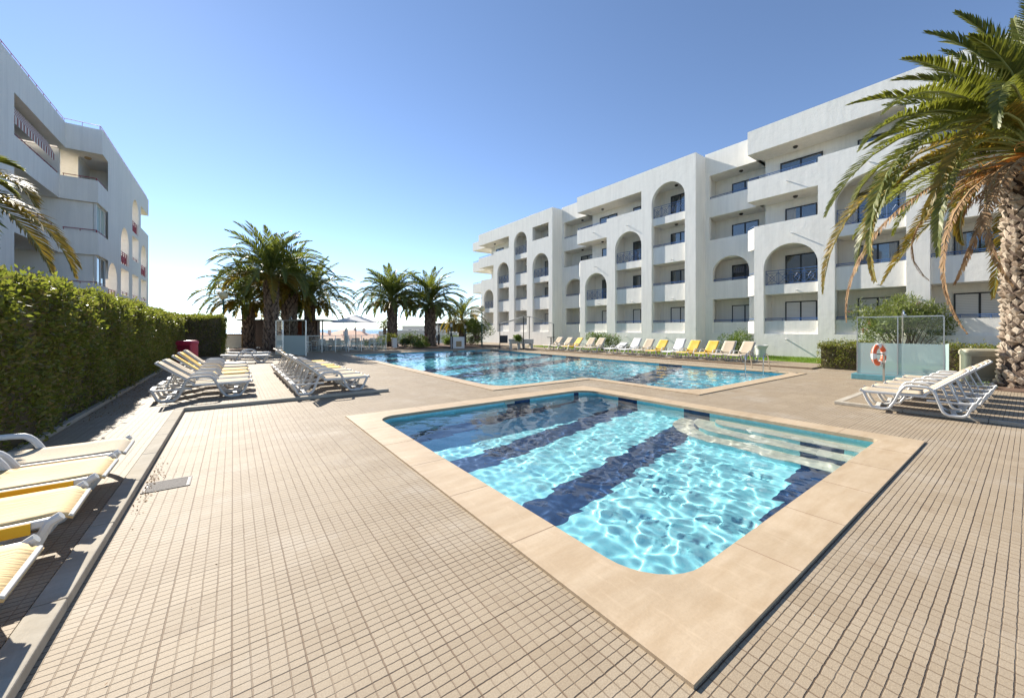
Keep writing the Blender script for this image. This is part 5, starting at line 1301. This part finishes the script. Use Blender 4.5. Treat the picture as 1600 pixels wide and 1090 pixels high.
# ---- barbecue, pedestal, pot
x_, y_ = at(715, 30.8); bq = tag(empty('barbecue', (x_, y_, 0), -YAW+.5), 'white masonry block with a brown square panel at the far pool edge', 'barbecue')
m = MB(); m.box(-.48,.48,-.3,.3,0,.92); part(m, 'body', M['pot'], bq, bevel=.015); m = MB(); m.box(-.24,.22,-.318,-.302,.15,.58); part(m, 'panel', M['plaque'], bq)
m = MB(); m.tube([(-.56,-.3,0),(-.56,-.3,1.0)], .035, 8); part(m, 'post', M['dark_metal'], bq)
x_, y_ = at(616, 30.5); pd = tag(empty('pedestal', (x_, y_, 0)), 'narrow white pedestal under the left dark palm at the far pool edge', 'pedestal')
m = MB(); m.box(-.17,.17,-.17,.17,0,.78); part(m, 'shaft', M['pot'], pd, bevel=.012); m = MB(); m.box(-.21,.21,-.21,.21,.78,.84); part(m, 'cap', M['pot'], pd, bevel=.01)
pt = tag(empty('flower_pot', (*gp(1189,560.5), .05)), 'white round pot standing on the lawn right of the last lounger', 'pot')
m = MB(); m.lathe([(.20,0),(.215,.04),(.235,.40),(.24,.50),(.32,.60),(.32,.66),(.28,.66),(.24,.56),(0,.55)], (0,0), 28); part(m, 'vessel', M['pot'], pt, smooth=True)
m = MB(); m.lathe([(.0,.57),(.235,.57),(.0,.575)], (0,0), 18); part(m, 'soil', M['soil'], pt)
# ---- planter trough on legs
x_, y_ = at(814, 29.6); tr = tag(empty('planter_trough', (x_, y_, 0), -YAW+.15), 'long concrete planter trough on legs at the far pool corner', 'planter')
m = MB(); m.box(-.95,.95,-.28,.28,.42,.78); part(m, 'trough', M['concrete'], tr, bevel=.015)
for q in (-.82, -.18, .18, .82): m = MB(); m.box(q-.09,q+.09,-.22,.22,0,.42); part(m, 'leg', M['concrete'], tr)
# ---- bare metal frame of a canopy
fr_ = tag(empty('canopy_frame'), 'bare thin metal canopy frame without cloth at the far pool corner', 'canopy frame')
Pq = {'a': at(781,30.3), 'b': at(818,28.6), 'c': at(827,32.5), 'd': at(865,31.0)}
for q, zt in (('a',1.95),('b',2.50),('c',2.62),('d',1.98)): m = MB(); m.tube([(*Pq[q],0),(*Pq[q],zt)], .035, 6); part(m, 'post', M['dark_metal'], fr_)
for (p, zp), (q, zq) in ((('a',1.95),('b',2.5)),(('b',2.5),('c',2.62)),(('c',2.62),('d',1.98)),(('a',1.95),('c',2.62))): m = MB(); m.tube([(*Pq[p],zp),(*Pq[q],zq)], .03, 6); part(m, 'bar', M['alu'], fr_)
sb = tag(empty('sign_board', (Pq['a'][0], Pq['a'][1]-.08, 0), -YAW), 'small dark board fixed low on the left post of the canopy frame', 'board')
m = MB(); m.box(-.02,.58,-.05,-.01,.45,1.05); part(m, 'board', M['dark_metal'], sb)
st = tag(empty('stool_table', (*at(861,31.2), 0)), 'small dark round standing table at the right post of the canopy frame', 'table')
m = MB(); m.lathe([(0,.86),(.34,.86),(.34,.90),(0,.90)], (0,0), 16); part(m, 'tabletop', M['dark_metal'], st); m = MB(); m.lathe([(.16,.05),(.05,.1),(.05,.86)], (0,0), 10); part(m, 'pedestal', M['dark_metal'], st)
# ---- distant houses
def villa(label, px, d, w_, dp, zt, rz, rh, wins=3, terr=True):
    x_, y_ = at(px, d); zb = tz(x_, y_)-.8; o = tag(empty('villa', (x_, y_, 0), rz), label, 'house', 'distant houses down the slope')
    m = MB(); m.box(-w_/2, w_/2, -dp/2, dp/2, zb, zt); part(m, 'wall', M['villa'], o)
    m = MB(); e = .35
    if terr:
        m.add([(-w_/2-e,-dp/2-e,zt+.01),(w_/2+e,-dp/2-e,zt+.01),(w_/2+e,dp/2+e,zt+.01),(-w_/2-e,dp/2+e,zt+.01),(-w_/2+dp*.4,0,zt+rh),(w_/2-dp*.4,0,zt+rh)], [(0,1,5,4),(1,2,5),(2,3,4,5),(3,0,4),(3,2,1,0)]); r_ = part(m, 'roof', M['terracotta'], o)
    else: m.box(-w_/2-.1, w_/2+.1, -dp/2-.1, dp/2+.1, zt+.003, zt+.3); r_ = part(m, 'roof', M['villa'], o)
    m = MB(); m.box(w_*.2, w_*.2+.5, 0, .5, zt+rh*.4, zt+rh+.5); part(m, 'chimney', M['villa'], r_)
    for i in range(wins):
        c = -w_/2+w_*(i+.7)/(wins+.4); m = MB(); m.box(c-.4, c+.4, -dp/2-.03, -dp/2+.02, zt-1.9, zt-.8); part(m, 'window', M['villaglass'], o)
for i, (px, d, w_, dp, zt, rz, rh, lb) in enumerate(((503,76,5.5,6,-.3,-.5,1.2,'terracotta roofed villa farthest left, behind the left end of the glass fence'),(528,70,5,5,-.4,-.75,1.1,'terracotta roofed villa behind the closed parasol'),
      (556,78,6.5,6,-.2,-.6,1.4,'terracotta roofed villa right below the open parasol'),(584,68,5,5,-.5,-.9,1.2,'terracotta roofed villa at the right edge of the open parasol'),(543,100,8,7,.2,-.6,1.2,'distant terracotta roofed villa above the others in the middle'))):
    villa(lb, px, d, w_, dp, zt, rz, rh)
villa('flat roofed pale house between the two dark palms', 655, 85, 13, 9, 1.0, -.5, .5, 4, False)
villa('taller flat roofed pale house left of the right dark palm trunk', 660, 110, 10, 9, 2.2, -.5, .5, 3, False)
villa('flat roofed pale house right of the right dark palm trunk', 688, 90, 8, 8, .6, -.5, .5, 2, False)
# blue headland across the water
hl = MB(); rg = random.Random(2); n = 40; bx0, by0 = at(655, 5200); bx1, by1 = at(760, 5200)
for i in range(n):
    t0, t1 = i/n, (i+1)/n
    h0 = -36+130*math.sin(PI*t0)**.6*(1+.12*math.sin(9*t0)); h1 = -36+130*math.sin(PI*t1)**.6*(1+.12*math.sin(9*t1))
    p0 = (bx0+(bx1-bx0)*t0, by0+(by1-by0)*t0); p1 = (bx0+(bx1-bx0)*t1, by0+(by1-by0)*t1)
    hl.add([(*p0,-40),(*p1,-40),(*p1,h1),(*p0,h0),(p0[0]+600,p0[1]+900,-40),(p1[0]+600,p1[1]+900,-40),(p1[0]+300,p1[1]+500,h1*.9),(p0[0]+300,p0[1]+500,h0*.9)], [(0,1,2,3),(3,2,6,7),(7,6,5,4)])
tag(hl.build('headland', M['terrain']), kind='structure')
